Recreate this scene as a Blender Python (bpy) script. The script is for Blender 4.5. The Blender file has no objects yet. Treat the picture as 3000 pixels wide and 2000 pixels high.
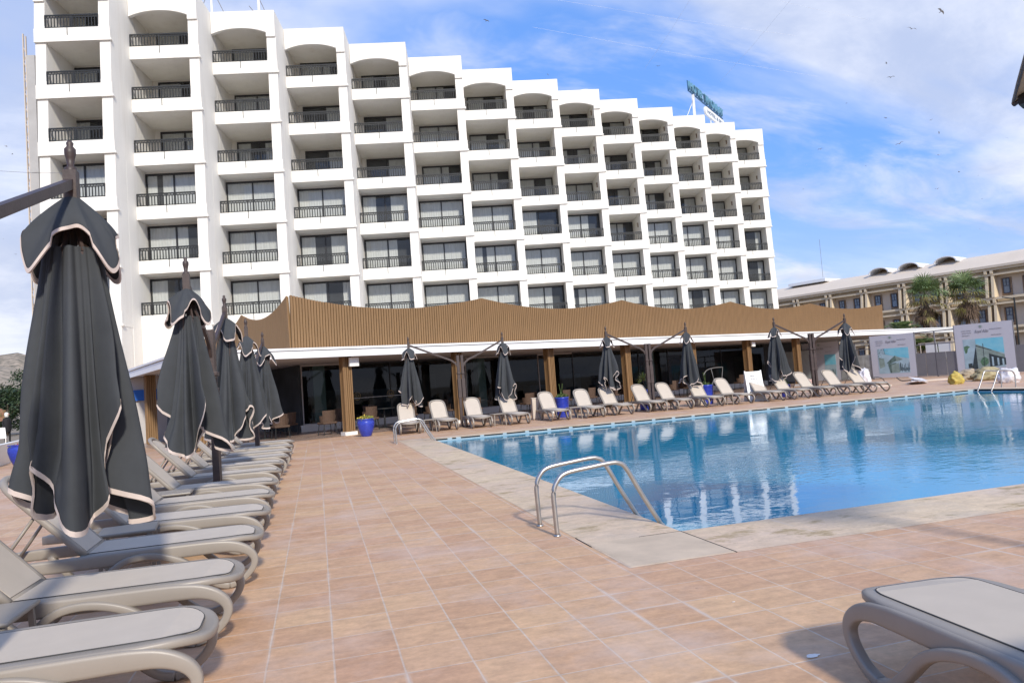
import bpy, bmesh, math, random
from mathutils import Vector, Matrix, noise
R=math.radians; PI=math.pi
sc=bpy.context.scene
COL=sc.collection
random.seed(7)

# ------------------------------------------------------------------ camera
F=2119.8; PIT,ROL,YAW=0.05518911,-0.0726594,0.26798626; H=1.4
fw=Vector((math.sin(YAW)*math.cos(PIT),math.cos(YAW)*math.cos(PIT),math.sin(PIT)))
r0=Vector((math.cos(YAW),-math.sin(YAW),0)); u0=r0.cross(fw)
cr=math.cos(ROL)*r0+math.sin(ROL)*u0; cu=-math.sin(ROL)*r0+math.cos(ROL)*u0
cd=bpy.data.cameras.new('camera'); cam=bpy.data.objects.new('camera',cd); COL.objects.link(cam)
cam.matrix_world=Matrix(((cr.x,cu.x,-fw.x,0),(cr.y,cu.y,-fw.y,0),(cr.z,cu.z,-fw.z,H),(0,0,0,1)))
cd.sensor_width=36; cd.sensor_fit='HORIZONTAL'; cd.lens=F/3000*36; cd.clip_start=.05; cd.clip_end=3000
sc.camera=cam
def ray(x,y): return (x-1500)/F*cr-(y-1000)/F*cu+fw
def gnd(x,y,z=0):
    d=ray(x,y); t=(z-H)/d.z; return Vector((d.x*t,d.y*t,z))
def atd(x,y,dist): return ray(x,y)*dist+Vector((0,0,H))

# ------------------------------------------------------------------ helpers
def tag(o,label=None,cat=None,group=None,kind=None):
    if label: o['label']=label
    if cat: o['category']=cat
    if group: o['group']=group
    if kind: o['kind']=kind
    return o
def empty(name,label,cat,loc=(0,0,0),rz=0,group=None):
    o=bpy.data.objects.new(name,None); COL.objects.link(o); o.location=loc; o.rotation_euler=(0,0,rz)
    o.empty_display_size=.2
    return tag(o,label,cat,group)
def copy_tree(o,parent=None):
    c=o.copy(); COL.objects.link(c); c.parent=parent
    for ch in list(o.children): copy_tree(ch,c)
    return c
class MB:
    def __init__(s): s.v=[]; s.f=[]; s.m=[]; s.mi=0; s.sm=[]; s.smooth=False
    def add(s,vs,fs):
        b=len(s.v); s.v+= [tuple(p) for p in vs]
        for f in fs: s.f.append(tuple(b+i for i in f)); s.m.append(s.mi); s.sm.append(s.smooth)
    def box(s,x0,x1,y0,y1,z0,z1):
        s.add([(x0,y0,z0),(x1,y0,z0),(x1,y1,z0),(x0,y1,z0),(x0,y0,z1),(x1,y0,z1),(x1,y1,z1),(x0,y1,z1)],
              [(0,3,2,1),(4,5,6,7),(0,1,5,4),(1,2,6,5),(2,3,7,6),(3,0,4,7)])
    def hexa(s,b,t):  # 4 bottom, 4 top points
        s.add(list(b)+list(t),[(0,3,2,1),(4,5,6,7),(0,1,5,4),(1,2,6,5),(2,3,7,6),(3,0,4,7)])
    def quad(s,a,b,c,d): s.add([a,b,c,d],[(0,1,2,3)])
    def bar(s,p,q,w,h=None,up=(0,0,1)):
        h=h or w; p=Vector(p); q=Vector(q); d=(q-p).normalized(); u=Vector(up)
        if abs(d.dot(u))>.98: u=Vector((0,1,0))
        a=d.cross(u).normalized()*w/2; b=d.cross(a).normalized()*h/2
        s.hexa([p-a-b,p+a-b,p+a+b,p-a+b],[q-a-b,q+a-b,q+a+b,q-a+b])
    def sweep(s,pts,sec,n=8,closed=False,up=(0,0,1),cap=True,expo=1.0):
        # sec: (half width, half height) or list per point
        pts=[Vector(p) for p in pts]; N=len(pts); rings=[]; prev=None
        for i,p in enumerate(pts):
            a=pts[(i-1)%N] if (closed or i>0) else p; b=pts[(i+1)%N] if (closed or i<N-1) else p
            d=(b-a).normalized(); u=Vector(up)
            x=d.cross(u)
            if x.length<.15: x=prev if prev is not None else d.cross(Vector((0,1,0)))
            x=x.normalized(); prev=x; y=x.cross(d).normalized()
            w,h=(sec[i] if isinstance(sec,list) else sec)
            ring=[]
            for k in range(n):
                t=2*PI*(k+.5)/n; c,q=math.cos(t),math.sin(t)
                c=math.copysign(abs(c)**expo,c); q=math.copysign(abs(q)**expo,q)
                ring.append(p+x*w*c+y*h*q)
            rings.append(ring)
        b0=len(s.v); s.v+=[tuple(v) for r_ in rings for v in r_]
        M=N if closed else N-1
        for i in range(M):
            j=(i+1)%N
            for k in range(n):
                l=(k+1)%n; s.f.append((b0+i*n+k,b0+i*n+l,b0+j*n+l,b0+j*n+k)); s.m.append(s.mi); s.sm.append(s.smooth)
        if cap and not closed:
            s.f.append(tuple(b0+k for k in range(n))[::-1]); s.m.append(s.mi); s.sm.append(False)
            s.f.append(tuple(b0+(N-1)*n+k for k in range(n))); s.m.append(s.mi); s.sm.append(False)
    def tube(s,pts,r,n=10,closed=False):
        s.sweep(pts,[(q,q) for q in r] if isinstance(r,list) else (r,r),n,closed)
    def lathe(s,prof,n=24,c=(0,0)):
        b0=len(s.v)
        for r_,z in prof:
            for k in range(n): t=2*PI*k/n; s.v.append((c[0]+r_*math.cos(t),c[1]+r_*math.sin(t),z))
        for i in range(len(prof)-1):
            for k in range(n):
                l=(k+1)%n; s.f.append((b0+i*n+k,b0+i*n+l,b0+(i+1)*n+l,b0+(i+1)*n+k)); s.m.append(s.mi); s.sm.append(s.smooth)
    def mesh(s,name,mats):
        me=bpy.data.meshes.new(name); me.from_pydata(s.v,[],s.f)
        for m in (mats if isinstance(mats,(list,tuple)) else [mats]): me.materials.append(m)
        me.polygons.foreach_set('material_index',s.m); me.polygons.foreach_set('use_smooth',s.sm)
        me.update(); return me
    def build(s,name,mats,parent=None):
        o=bpy.data.objects.new(name,s.mesh(name,mats)); COL.objects.link(o); o.parent=parent; return o
def place(name,me,parent=None,loc=(0,0,0),rz=0):
    o=bpy.data.objects.new(name,me); COL.objects.link(o); o.parent=parent; o.location=loc; o.rotation_euler=(0,0,rz); return o
def struct(o): o['kind']='structure'; return o
def bevel(o,w=.006,seg=2):
    m=o.modifiers.new('bevel','BEVEL'); m.width=w; m.segments=seg; m.limit_method='ANGLE'; m.angle_limit=R(40); return o
def spline(pts,n=6):
    P=[Vector(p) for p in pts]; out=[]
    for i in range(len(P)-1):
        a=P[max(i-1,0)];b=P[i];c=P[i+1];d=P[min(i+2,len(P)-1)]
        for k in range(n):
            t=k/n; out.append(.5*((2*b)+(c-a)*t+(2*a-5*b+4*c-d)*t*t+(3*b-a-3*c+d)*t**3))
    out.append(P[-1]); return out

# ------------------------------------------------------------------ materials
def nodes(m):
    m.use_nodes=True; nt=m.node_tree; return nt,nt.nodes,nt.links
def mat(name,c,rough=.6,metal=0,var=0.,vscale=3.,bump=0.,bscale=40.,c2=None,spec=.5,alpha=None,stretch=None,coat=0):
    m=bpy.data.materials.new(name); nt,N,L=nodes(m); b=N['Principled BSDF']
    b.inputs['Roughness'].default_value=rough; b.inputs['Metallic'].default_value=metal
    b.inputs['Specular IOR Level'].default_value=spec; b.inputs['Coat Weight'].default_value=coat
    b.inputs['Base Color'].default_value=(*c,1)
    tc=N.new('ShaderNodeTexCoord'); src=tc.outputs['Object']
    if stretch:
        mp=N.new('ShaderNodeMapping'); mp.inputs['Scale'].default_value=stretch; L.new(src,mp.inputs[0]); src=mp.outputs[0]
    if var or c2:
        n=N.new('ShaderNodeTexNoise'); n.inputs['Scale'].default_value=vscale; n.inputs['Detail'].default_value=6; n.inputs['Roughness'].default_value=.62
        L.new(src,n.inputs[0])
        rp=N.new('ShaderNodeValToRGB'); rp.color_ramp.elements[0].position=.32; rp.color_ramp.elements[1].position=.68
        k=1-var
        rp.color_ramp.elements[0].color=(*(c2 or (c[0]*k,c[1]*k,c[2]*k)),1); rp.color_ramp.elements[1].color=(*[min(1,x*(1+var*.4)) for x in c],1)
        L.new(n.outputs['Fac'],rp.inputs[0]); L.new(rp.outputs[0],b.inputs['Base Color'])
    if bump:
        n2=N.new('ShaderNodeTexNoise'); n2.inputs['Scale'].default_value=bscale; n2.inputs['Detail'].default_value=5; L.new(src,n2.inputs[0])
        bp=N.new('ShaderNodeBump'); bp.inputs['Strength'].default_value=bump; bp.inputs['Distance'].default_value=.02
        L.new(n2.outputs['Fac'],bp.inputs['Height']); L.new(bp.outputs[0],b.inputs['Normal'])
    return m
M={}
M['white']=mat('white_render',(.80,.772,.715),.85,var=.055,vscale=.5,bump=.25,bscale=18,stretch=(1,1,.22))
M['white_b']=mat('white_balcony',(.82,.795,.735),.85,var=.05,vscale=1.2,bump=.2,bscale=20,stretch=(1,1,.3))
M['beigewall']=mat('pinkish_plaster',(.56,.48,.40),.9,var=.07,vscale=.6,bump=.2,bscale=12)
M['beigebeam']=mat('beige_concrete',(.64,.53,.38),.85,var=.08,vscale=1,bump=.2,bscale=12)
M['roofbeige']=mat('beige_roof',(.64,.55,.45),.85,var=.05,vscale=.4)
M['brick']=mat('brown_surround',(.28,.19,.12),.9,var=.4,vscale=3)
M['black']=mat('black_metal',(.012,.014,.016),.6,var=.15,vscale=8)
M['blackframe']=mat('black_window_frame',(.02,.02,.022),.4)
M['blueframe']=mat('dark_blue_frame',(.015,.025,.06),.4)
M['curtain']=mat('sheer_curtain',(.60,.60,.585),.9,var=.12,vscale=6,stretch=(1,1,.15))
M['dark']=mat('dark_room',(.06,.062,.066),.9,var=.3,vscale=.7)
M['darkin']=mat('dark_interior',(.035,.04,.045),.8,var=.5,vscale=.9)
M['wood']=mat('brown_slat',(.23,.132,.056),.62,var=.16,vscale=2.5,stretch=(6,6,.5),bump=.1,bscale=30)
M['woodback']=mat('brown_board',(.205,.118,.045),.7,var=.15,vscale=2)
M['canopywhite']=mat('white_fascia',(.78,.79,.80),.45,var=.04,vscale=1)
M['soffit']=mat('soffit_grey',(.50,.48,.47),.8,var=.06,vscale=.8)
M['cloth']=mat('charcoal_canvas',(.056,.0605,.066),.93,var=.2,vscale=2.2,bump=.2,bscale=300,spec=.15)
M['trim']=mat('pale_piping',(.56,.47,.42),.8,var=.1,vscale=9)
M['pole']=mat('brown_painted_steel',(.055,.036,.032),.5,var=.35,vscale=7,bump=.1,bscale=40)
M['resin']=mat('taupe_resin',(.275,.242,.205),.42,var=.06,vscale=4,bump=.03,bscale=150)
M['sling']=mat('taupe_sling',(.50,.435,.36),.85,var=.05,vscale=5,bump=.15,bscale=500)
M['groove']=mat('seam_dark',(.06,.058,.055),.7)
M['steel']=mat('brushed_steel',(.50,.485,.46),.36,metal=1,var=.12,vscale=12,bump=.03,bscale=80)
M['bluepot']=mat('cobalt_glaze',(.03,.055,.42),.28,var=.35,vscale=9,spec=.6,stretch=(1,1,3))
M['soil']=mat('soil',(.06,.04,.03),.95)
M['leaf']=mat('leaf_green',(.075,.13,.025),.55,var=.5,vscale=4)
M['leafy']=mat('leaf_yellow_green',(.20,.23,.035),.55,var=.4,vscale=4)
M['leafd']=mat('leaf_dark',(.028,.055,.018),.6,var=.5,vscale=1.2)
M['petal']=mat('red_petals',(.55,.06,.07),.6)
M['petalp']=mat('pale_flowers',(.6,.45,.4),.6)
M['frond']=mat('fan_leaf',(.17,.24,.09),.5,var=.5,vscale=1.5)
M['frondy']=mat('yellowing_frond',(.22,.19,.05),.6,var=.4,vscale=2)
M['frondd']=mat('dead_frond',(.12,.075,.045),.8,var=.4,vscale=2)
M['trunk']=mat('palm_trunk',(.16,.12,.09),.9,var=.4,vscale=6,bump=.4,bscale=14)
M['bark']=mat('bark',(.09,.065,.045),.9,var=.3,vscale=6)
M['wicker']=mat('brown_wicker',(.10,.06,.04),.75,var=.35,vscale=30,bump=.4,bscale=120)
M['sheet']=mat('grey_sheet_metal',(.19,.19,.20),.5,metal=.2,var=.12,vscale=1.2)
M['paper']=mat('hoarding_vinyl',(.50,.51,.56),.5,var=.03,vscale=1.5)
M['paperteal']=mat('print_teal',(.12,.42,.55),.5,var=.4,vscale=3,c2=(.25,.55,.66))
M['papersky']=mat('print_sky',(.36,.50,.56),.5,var=.2,vscale=2)
M['papergreen']=mat('print_greygreen',(.25,.33,.30),.5,var=.3,vscale=4)
M['papermid']=mat('print_midgreen',(.12,.19,.17),.5,var=.5,vscale=6)
M['paperdark']=mat('print_dark',(.035,.055,.06),.5,var=.5,vscale=10)
M['papertree']=mat('print_tree',(.10,.21,.12),.5,var=.6,vscale=14)
M['ink']=mat('print_ink',(.16,.16,.18),.6)
M['whitepl']=mat('white_plastic',(.78,.78,.76),.4,var=.04,vscale=2)
M['cream']=mat('cream_paint',(.58,.50,.42),.7,var=.05,vscale=3)
M['green']=mat('pale_green_pillar',(.42,.56,.52),.6,var=.1,vscale=1)
M['plinth']=mat('white_plinth',(.80,.77,.72),.7,var=.08,vscale=1)
M['bluestripe']=mat('bright_blue_band',(.015,.12,.48),.5)
M['yellow']=mat('yellow_plastic_sack',(.50,.38,.08),.6,var=.3,vscale=9,bump=.6,bscale=12)
M['sackw']=mat('white_plastic_sack',(.68,.66,.68),.5,var=.25,vscale=9,bump=.6,bscale=10)
M['sackb']=mat('beige_tarp',(.40,.32,.22),.8,var=.35,vscale=7,bump=.6,bscale=10)
M['gull']=mat('gull_feathers',(.42,.41,.41),.8)
M['coat']=mat('black_coat',(.012,.012,.014),.85)
M['skin']=mat('skin',(.40,.24,.17),.6)
M['scarf']=mat('white_scarf',(.72,.70,.66),.8)
M['wire']=mat('pale_line',(.75,.78,.85),.5)
M['wired']=mat('grey_wire',(.18,.18,.2),.6)
M['neon']=mat('teal_letters',(.13,.30,.42),.5)
M['neonb']=mat('letter_backs',(.02,.09,.20),.5)
M['concrete']=mat('grey_concrete',(.42,.41,.40),.85,var=.12,vscale=1)
M['glasspanel']=mat('stained_panel',(.36,.37,.35),.4,var=.45,vscale=2.5)
M['mark']=mat('white_mark',(.82,.80,.76),.7)

def schlick(N,L,f0,p,nrm=None,mx_=1.):
    lw=N.new('ShaderNodeLayerWeight'); lw.inputs[0].default_value=.5
    if nrm is not None: L.new(nrm,lw.inputs['Normal'])
    pw=N.new('ShaderNodeMath'); pw.operation='POWER'; L.new(lw.outputs['Facing'],pw.inputs[0]); pw.inputs[1].default_value=p
    ma=N.new('ShaderNodeMath'); ma.operation='MULTIPLY_ADD'; L.new(pw.outputs[0],ma.inputs[0]); ma.inputs[1].default_value=mx_-f0; ma.inputs[2].default_value=f0
    return ma.outputs[0]
def glass(name,tint,refl=.9,rough=.02,trans=.75):
    m=bpy.data.materials.new(name); nt,N,L=nodes(m); N.remove(N['Principled BSDF']); out=N['Material Output']
    t=N.new('ShaderNodeBsdfTransparent'); t.inputs[0].default_value=(*tint,1)
    g=N.new('ShaderNodeBsdfGlossy'); g.inputs['Roughness'].default_value=rough; g.inputs[0].default_value=(refl,refl,refl,1)
    f=schlick(N,L,.045,5.)
    mx=N.new('ShaderNodeMixShader'); L.new(f,mx.inputs[0]); L.new(t.outputs[0],mx.inputs[1]); L.new(g.outputs[0],mx.inputs[2]); L.new(mx.outputs[0],out.inputs[0])
    return m
M['glass']=glass('window_glass',(.86,.88,.88))
M['tinted']=glass('tinted_glass',(.42,.48,.49),refl=.55)

# deck tiles
def deck_mat(name,cA,cB,grout,w,h,off,mort=.007,smear=.5,scuff=True,rough=.55):
    m=bpy.data.materials.new(name); nt,N,L=nodes(m); b=N['Principled BSDF']
    tc=N.new('ShaderNodeTexCoord'); mp=N.new('ShaderNodeMapping'); mp.inputs['Location'].default_value=(off[0],off[1],0)
    L.new(tc.outputs['Object'],mp.inputs[0])
    nz=N.new('ShaderNodeTexNoise'); nz.inputs['Scale'].default_value=3.; L.new(tc.outputs['Object'],nz.inputs[0])
    ad=N.new('ShaderNodeMixRGB'); ad.blend_type='LINEAR_LIGHT'; ad.inputs[0].default_value=.004; L.new(mp.outputs[0],ad.inputs[1]); L.new(nz.outputs['Color'],ad.inputs[2])
    br=N.new('ShaderNodeTexBrick'); br.offset=0; br.squash=1
    for k,v in (('Scale',1),('Mortar Size',mort),('Mortar Smooth',.5),('Bias',0),('Brick Width',w),('Row Height',h)): br.inputs[k].default_value=v
    br.inputs['Color1'].default_value=(*cA,1); br.inputs['Color2'].default_value=(*cB,1); br.inputs['Mortar'].default_value=(*grout,1)
    L.new(ad.outputs[0],br.inputs['Vector'])
    # large soft variation + fine streak
    def noi(s,det,ro=.6,stretch=None):
        n=N.new('ShaderNodeTexNoise'); n.inputs['Scale'].default_value=s; n.inputs['Detail'].default_value=det; n.inputs['Roughness'].default_value=ro
        if stretch:
            q=N.new('ShaderNodeMapping'); q.inputs['Scale'].default_value=stretch; L.new(tc.outputs['Object'],q.inputs[0]); L.new(q.outputs[0],n.inputs[0])
        else: L.new(tc.outputs['Object'],n.inputs[0])
        return n
    def ramp(n,a,b_,ca=0,cb=1):
        r_=N.new('ShaderNodeMapRange'); r_.inputs[1].default_value=a; r_.inputs[2].default_value=b_; r_.inputs[3].default_value=ca; r_.inputs[4].default_value=cb
        L.new(n.outputs['Fac'],r_.inputs[0]); return r_.outputs[0]
    def mixc(fac,c1,c2,mode='MIX'):
        x=N.new('ShaderNodeMixRGB'); x.blend_type=mode
        if isinstance(fac,float): x.inputs[0].default_value=fac
        else: L.new(fac,x.inputs[0])
        for i,c in ((1,c1),(2,c2)):
            if isinstance(c,tuple): x.inputs[i].default_value=(*c,1)
            else: L.new(c,x.inputs[i])
        return x.outputs[0]
    col=br.outputs['Color']
    f1=ramp(noi(.35,3),.38,.62); col=mixc(f1,col,(.93,.86,.90),'MULTIPLY') if False else col
    # pinkish zones and orange zones
    z=ramp(noi(.45,4,.6),.40,.60,0,.55); pink=mixc(z,col,mixc(.5,col,(cA[0]*.98,cA[1]*.90,cA[2]*1.18)))
    st=ramp(noi(5,8,.7,(1,2.0,1)),.30,.70,.78,1.16); v=N.new('ShaderNodeCombineXYZ'); [L.new(st,v.inputs[i]) for i in range(3)]
    col=mixc(1.,pink,v.outputs[0],'MULTIPLY')
    st2=ramp(noi(26,4,.7),.3,.7,.90,1.09); v2=N.new('ShaderNodeCombineXYZ'); [L.new(st2,v2.inputs[i]) for i in range(3)]
    col=mixc(1.,col,v2.outputs[0],'MULTIPLY')
    if scuff:
        # efflorescence: pale haze in patches
        a=ramp(noi(.9,7,.65),.50,.72,0,smear); col=mixc(a,col,(.58,.48,.42))
        # thicker pale grout in patches
        g=ramp(noi(.8,5),.54,.64,0,.5); mm=N.new('ShaderNodeMath'); mm.operation='MULTIPLY'
        br2=N.new('ShaderNodeTexBrick'); br2.offset=0
        for k,vv in (('Scale',1),('Mortar Size',.022),('Mortar Smooth',.6),('Brick Width',w),('Row Height',h)): br2.inputs[k].default_value=vv
        L.new(ad.outputs[0],br2.inputs['Vector']); L.new(br2.outputs['Fac'],mm.inputs[0]); L.new(g,mm.inputs[1])
        col=mixc(mm.outputs[0],col,(.56,.48,.42))
        # small dark marks
        d=ramp(noi(9,2,.5),.765,.80,0,.5); col=mixc(d,col,(.16,.10,.07))
    L.new(col,b.inputs['Base Color'])
    rr=ramp(noi(2,5),.3,.7,rough-.12,rough+.15); L.new(rr,b.inputs['Roughness'])
    bp=N.new('ShaderNodeBump'); bp.inputs['Strength'].default_value=.35; bp.inputs['Distance'].default_value=.004
    inv=N.new('ShaderNodeMath'); inv.operation='SUBTRACT'; inv.inputs[0].default_value=1; L.new(br.outputs['Fac'],inv.inputs[1])
    ad2=N.new('ShaderNodeMath'); ad2.operation='ADD'; L.new(inv.outputs[0],ad2.inputs[0]); L.new(noi(30,5).outputs['Fac'],ad2.inputs[1])
    L.new(ad2.outputs[0],bp.inputs['Height']); L.new(bp.outputs[0],b.inputs['Normal'])
    return m
M['deck']=deck_mat('deck_tiles',(.49,.29,.165),(.58,.375,.215),(.55,.44,.34),.342,.35,(-.012,.14))
M['coping']=deck_mat('coping_slabs',(.56,.43,.285),(.62,.485,.33),(.44,.35,.26),.874,1.25,(-2.11+.874*3,-4.91+1.25*4),mort=.004,smear=.3,rough=.6)
M['terrace']=deck_mat('terrace_tiles',(.33,.24,.19),(.38,.28,.22),(.28,.2,.17),.4,.4,(0,0),smear=.1,rough=.3,scuff=False)
# olive stains on the coping
def add_stain(m,scale,lo,hi,c,amt,stretch=(1,1,1)):
    nt,N,L=nodes(m); b=N['Principled BSDF']; src=b.inputs['Base Color'].links[0].from_socket
    tc=N.new('ShaderNodeTexCoord'); q=N.new('ShaderNodeMapping'); q.inputs['Scale'].default_value=stretch; L.new(tc.outputs['Object'],q.inputs[0])
    n=N.new('ShaderNodeTexNoise'); n.inputs['Scale'].default_value=scale; n.inputs['Detail'].default_value=7; n.inputs['Roughness'].default_value=.7; L.new(q.outputs[0],n.inputs[0])
    r_=N.new('ShaderNodeMapRange'); r_.inputs[1].default_value=lo; r_.inputs[2].default_value=hi; r_.inputs[4].default_value=amt; L.new(n.outputs['Fac'],r_.inputs[0])
    x=N.new('ShaderNodeMixRGB'); L.new(r_.outputs[0],x.inputs[0]); L.new(src,x.inputs[1]); x.inputs[2].default_value=(*c,1); L.new(x.outputs[0],b.inputs['Base Color'])
add_stain(M['coping'],1.5,.55,.63,(.25,.18,.065),.7,(1,1.8,1)); add_stain(M['coping'],6,.60,.68,(.12,.09,.05),.55,(1,2.5,1))
add_stain(M['coping'],.7,.5,.7,(.40,.36,.31),.6)
add_stain(M['white'],1.2,.52,.75,(.60,.55,.47),.5,(1,1,.08)); add_stain(M['white_b'],2.2,.55,.75,(.58,.53,.45),.4,(1,1,.12))

# water
def water_mat():
    m=bpy.data.materials.new('pool_water'); nt,N,L=nodes(m); N.remove(N['Principled BSDF']); out=N['Material Output']
    tc=N.new('ShaderNodeTexCoord')
    def noi(s,det,stretch):
        q=N.new('ShaderNodeMapping'); q.inputs['Scale'].default_value=stretch; q.inputs['Rotation'].default_value=(0,0,R(-15)); L.new(tc.outputs['Object'],q.inputs[0])
        n=N.new('ShaderNodeTexNoise'); n.inputs['Scale'].default_value=s; n.inputs['Detail'].default_value=det; L.new(q.outputs[0],n.inputs[0]); return n.outputs['Fac']
    # ripples strongest in patches
    pt=noi(.22,2,(1,1,1)); pr=N.new('ShaderNodeMapRange'); pr.inputs[1].default_value=.40; pr.inputs[2].default_value=.62; pr.inputs[3].default_value=.10; pr.inputs[4].default_value=.75; L.new(pt,pr.inputs[0])
    a=noi(7,3,(1,1.6,1)); b=noi(1.6,2,(1,1.5,1))
    mu=N.new('ShaderNodeMath'); mu.operation='MULTIPLY'; L.new(a,mu.inputs[0]); L.new(pr.outputs[0],mu.inputs[1])
    m2=N.new('ShaderNodeMath'); m2.operation='MULTIPLY_ADD'; L.new(b,m2.inputs[0]); m2.inputs[1].default_value=.6; L.new(mu.outputs[0],m2.inputs[2])
    bp=N.new('ShaderNodeBump'); bp.inputs['Strength'].default_value=.14; bp.inputs['Distance'].default_value=.045; L.new(m2.outputs[0],bp.inputs['Height'])
    t=N.new('ShaderNodeBsdfTransparent'); t.inputs[0].default_value=(.22,.80,.93,1)
    g=N.new('ShaderNodeBsdfGlossy'); g.inputs['Roughness'].default_value=.015; g.inputs[0].default_value=(.95,.97,1,1); L.new(bp.outputs[0],g.inputs['Normal'])
    f=schlick(N,L,.02,5.,bp.outputs[0],.95)
    mx=N.new('ShaderNodeMixShader'); df=N.new('ShaderNodeBsdfDiffuse'); df.inputs[0].default_value=(.045,.40,.62,1); ms=N.new('ShaderNodeMixShader'); ms.inputs[0].default_value=.5; L.new(t.outputs[0],ms.inputs[1]); L.new(df.outputs[0],ms.inputs[2])
    L.new(f,mx.inputs[0]); L.new(ms.outputs[0],mx.inputs[1]); L.new(g.outputs[0],mx.inputs[2]); L.new(mx.outputs[0],out.inputs[0])
    return m
M['water']=water_mat()
M['basin']=mat('pool_mosaic',(.05,.40,.54),.5,var=.12,vscale=.7)
M['pooledge']=mat('white_pool_tile',(.30,.40,.45),.35,var=.12,vscale=5)
M['slot']=mat('gutter_slot',(.012,.013,.015),.8)
M['ground']=mat('dry_ground',(.26,.21,.15),.95,var=.3,vscale=.05)
M['hill']=mat('scrub_hill',(.38,.30,.22),.95,var=.5,vscale=.16,c2=(.09,.085,.055))

# ------------------------------------------------------------------ ground, deck, pool
PX0,PX1,PY0,PY1=2.98,21.6,5.79,19.8; CW=.874; WZ=-.085
def frame(mb,ox0,ox1,oy0,oy1,ix0,ix1,iy0,iy1,z):
    v=[(ox0,oy0,z),(ox1,oy0,z),(ox1,oy1,z),(ox0,oy1,z),(ix0,iy0,z),(ix1,iy0,z),(ix1,iy1,z),(ix0,iy1,z)]
    mb.add(v,[(0,1,5,4),(1,2,6,5),(2,3,7,6),(3,0,4,7)])
g=MB(); frame(g,-1500,1500,-1500,1500,PX0-.5,PX1+.5,PY0-.5,PY1+.5,-.03); struct(g.build('ground',M['ground']))
g=MB(); frame(g,-16,38,-9,60,PX0-CW+.03,PX1+CW-.03,PY0-CW+.03,PY1+.42,0); struct(g.build('pool_deck',M['deck']))
g=MB(); frame(g,PX0-CW,PX1+CW,PY0-CW,PY1+.45,PX0,PX1,PY0,PY1,.0015)
for a,b,c,d in (((PX0,PY0),(PX1,PY0),0,1),((PX0,PY0),(PX0,PY1),1,0),((PX1,PY0),(PX1,PY1),1,0)):
    g.quad((a[0],a[1],.0015),(b[0],b[1],.0015),(b[0],b[1],-.06),(a[0],a[1],-.06))
g.quad((PX0,PY1,.0015),(PX1,PY1,.0015),(PX1,PY1,-.012),(PX0,PY1,-.012))
struct(g.build('pool_coping',M['coping']))
# replaced grey corner slab + a few dark open joints
g=MB(); g.box(PX0-CW+.02,PX0-.004,PY0-CW+.02,PY0-.004,-.001,.003)
M['slab']=mat('grey_slab',(.54,.43,.315),.6,var=.2,vscale=2.5)
struct(g.build('corner_slab',M['slab']))
g=MB()
g.box(PX0-.004,PX0+.005,PY0-CW,PY0,.0,.0045); g.box(PX0-CW*.45,PX0,PY0-.004,PY0+.003,.0,.0045)
g.box(PX0-CW-.004,PX0-CW+.004,PY0-.12,PY0+.26,.0,.0045)
struct(g.build('coping_joint',M['slot']))
g=MB(); D=-1.25
g.quad((PX0-.02,PY0-.02,D),(PX1+.02,PY0-.02,D),(PX1+.02,PY1+.02,D),(PX0-.02,PY1+.02,D))
for a,b in (((PX0-.02,PY0-.02),(PX1+.02,PY0-.02)),((PX1+.02,PY0-.02),(PX1+.02,PY1+.02)),((PX1+.02,PY1+.02),(PX0-.02,PY1+.02)),((PX0-.02,PY1+.02),(PX0-.02,PY0-.02))):
    g.quad((*a,D),(*b,D),(*b,-.05),(*a,-.05))
struct(g.build('pool_basin',M['basin']))
g=MB(); g.quad((PX0-.015,PY0-.015,WZ),(PX1+.015,PY0-.015,WZ),(PX1+.015,PY1+.015,WZ),(PX0-.015,PY1+.015,WZ)); struct(g.build('pool_water',M['water']))
# far edge: white tile band with overflow slots
g=MB(); g.box(PX0,PX1,PY1-.005,PY1+.05,-.20,-.012)
g.mi=1; x=PX0+.12
first=[(PX0+.02,PX0+.42),(PX0+.55,PX0+.66)]; x=PX0+.80
sl=first[:]
while x<PX1-.3: sl.append((x,min(x+.54,PX1-.05))); x+=.655
for a,b in sl: g.box(a,b,PY1-.012,PY1-.004,-.052,-.014)
g.mi=0
for yy in (PX1-.005,): g.box(PX1-.005,PX1+.05,PY0,PY1,-.2,-.06)
g.mi=1; g.box(PX1-.012,PX1-.004,PY0,PY1-.05,-.055,.004)
struct(g.build('pool_gutter',[M['pooledge'],M['slot']]))

# ------------------------------------------------------------------ hotel
A0=R(-11.3); eu=Vector((math.cos(A0),math.sin(A0),0)); ev=Vector((-math.sin(A0),math.cos(A0),0))
R3=Vector((-1.25,46.7,0)); ST=Vector((4.37,1.66,0)); PW=3.96
def bayorg(i): return R3+(i-3)*ST-PW*eu+Vector((.0,.0,0))
B=[21.96-3.2*k for k in range(6)]
hotel=empty('hotel_building','tall stepped white hotel with rows of balconies and black railings behind the restaurant','hotel')
RS,RD=1.4,3.1
def xf(i,pts):
    o=bayorg(i); return [tuple(o+eu*p[0]+ev*p[1]+Vector((0,0,p[2]))) for p in pts]
w=MB()
def lbox(i,u0_,u1,v0,v1,z0,z1,skip=()):
    P=xf(i,[(u0_,v0,z0),(u1,v0,z0),(u1,v1,z0),(u0_,v1,z0),(u0_,v0,z1),(u1,v0,z1),(u1,v1,z1),(u0_,v1,z1)])
    fs={'b':(0,3,2,1),'t':(4,5,6,7),'f':(0,1,5,4),'r':(1,2,6,5),'k':(2,3,7,6),'l':(3,0,4,7)}
    w.add(P,[f for k,f in fs.items() if k not in skip])
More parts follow.
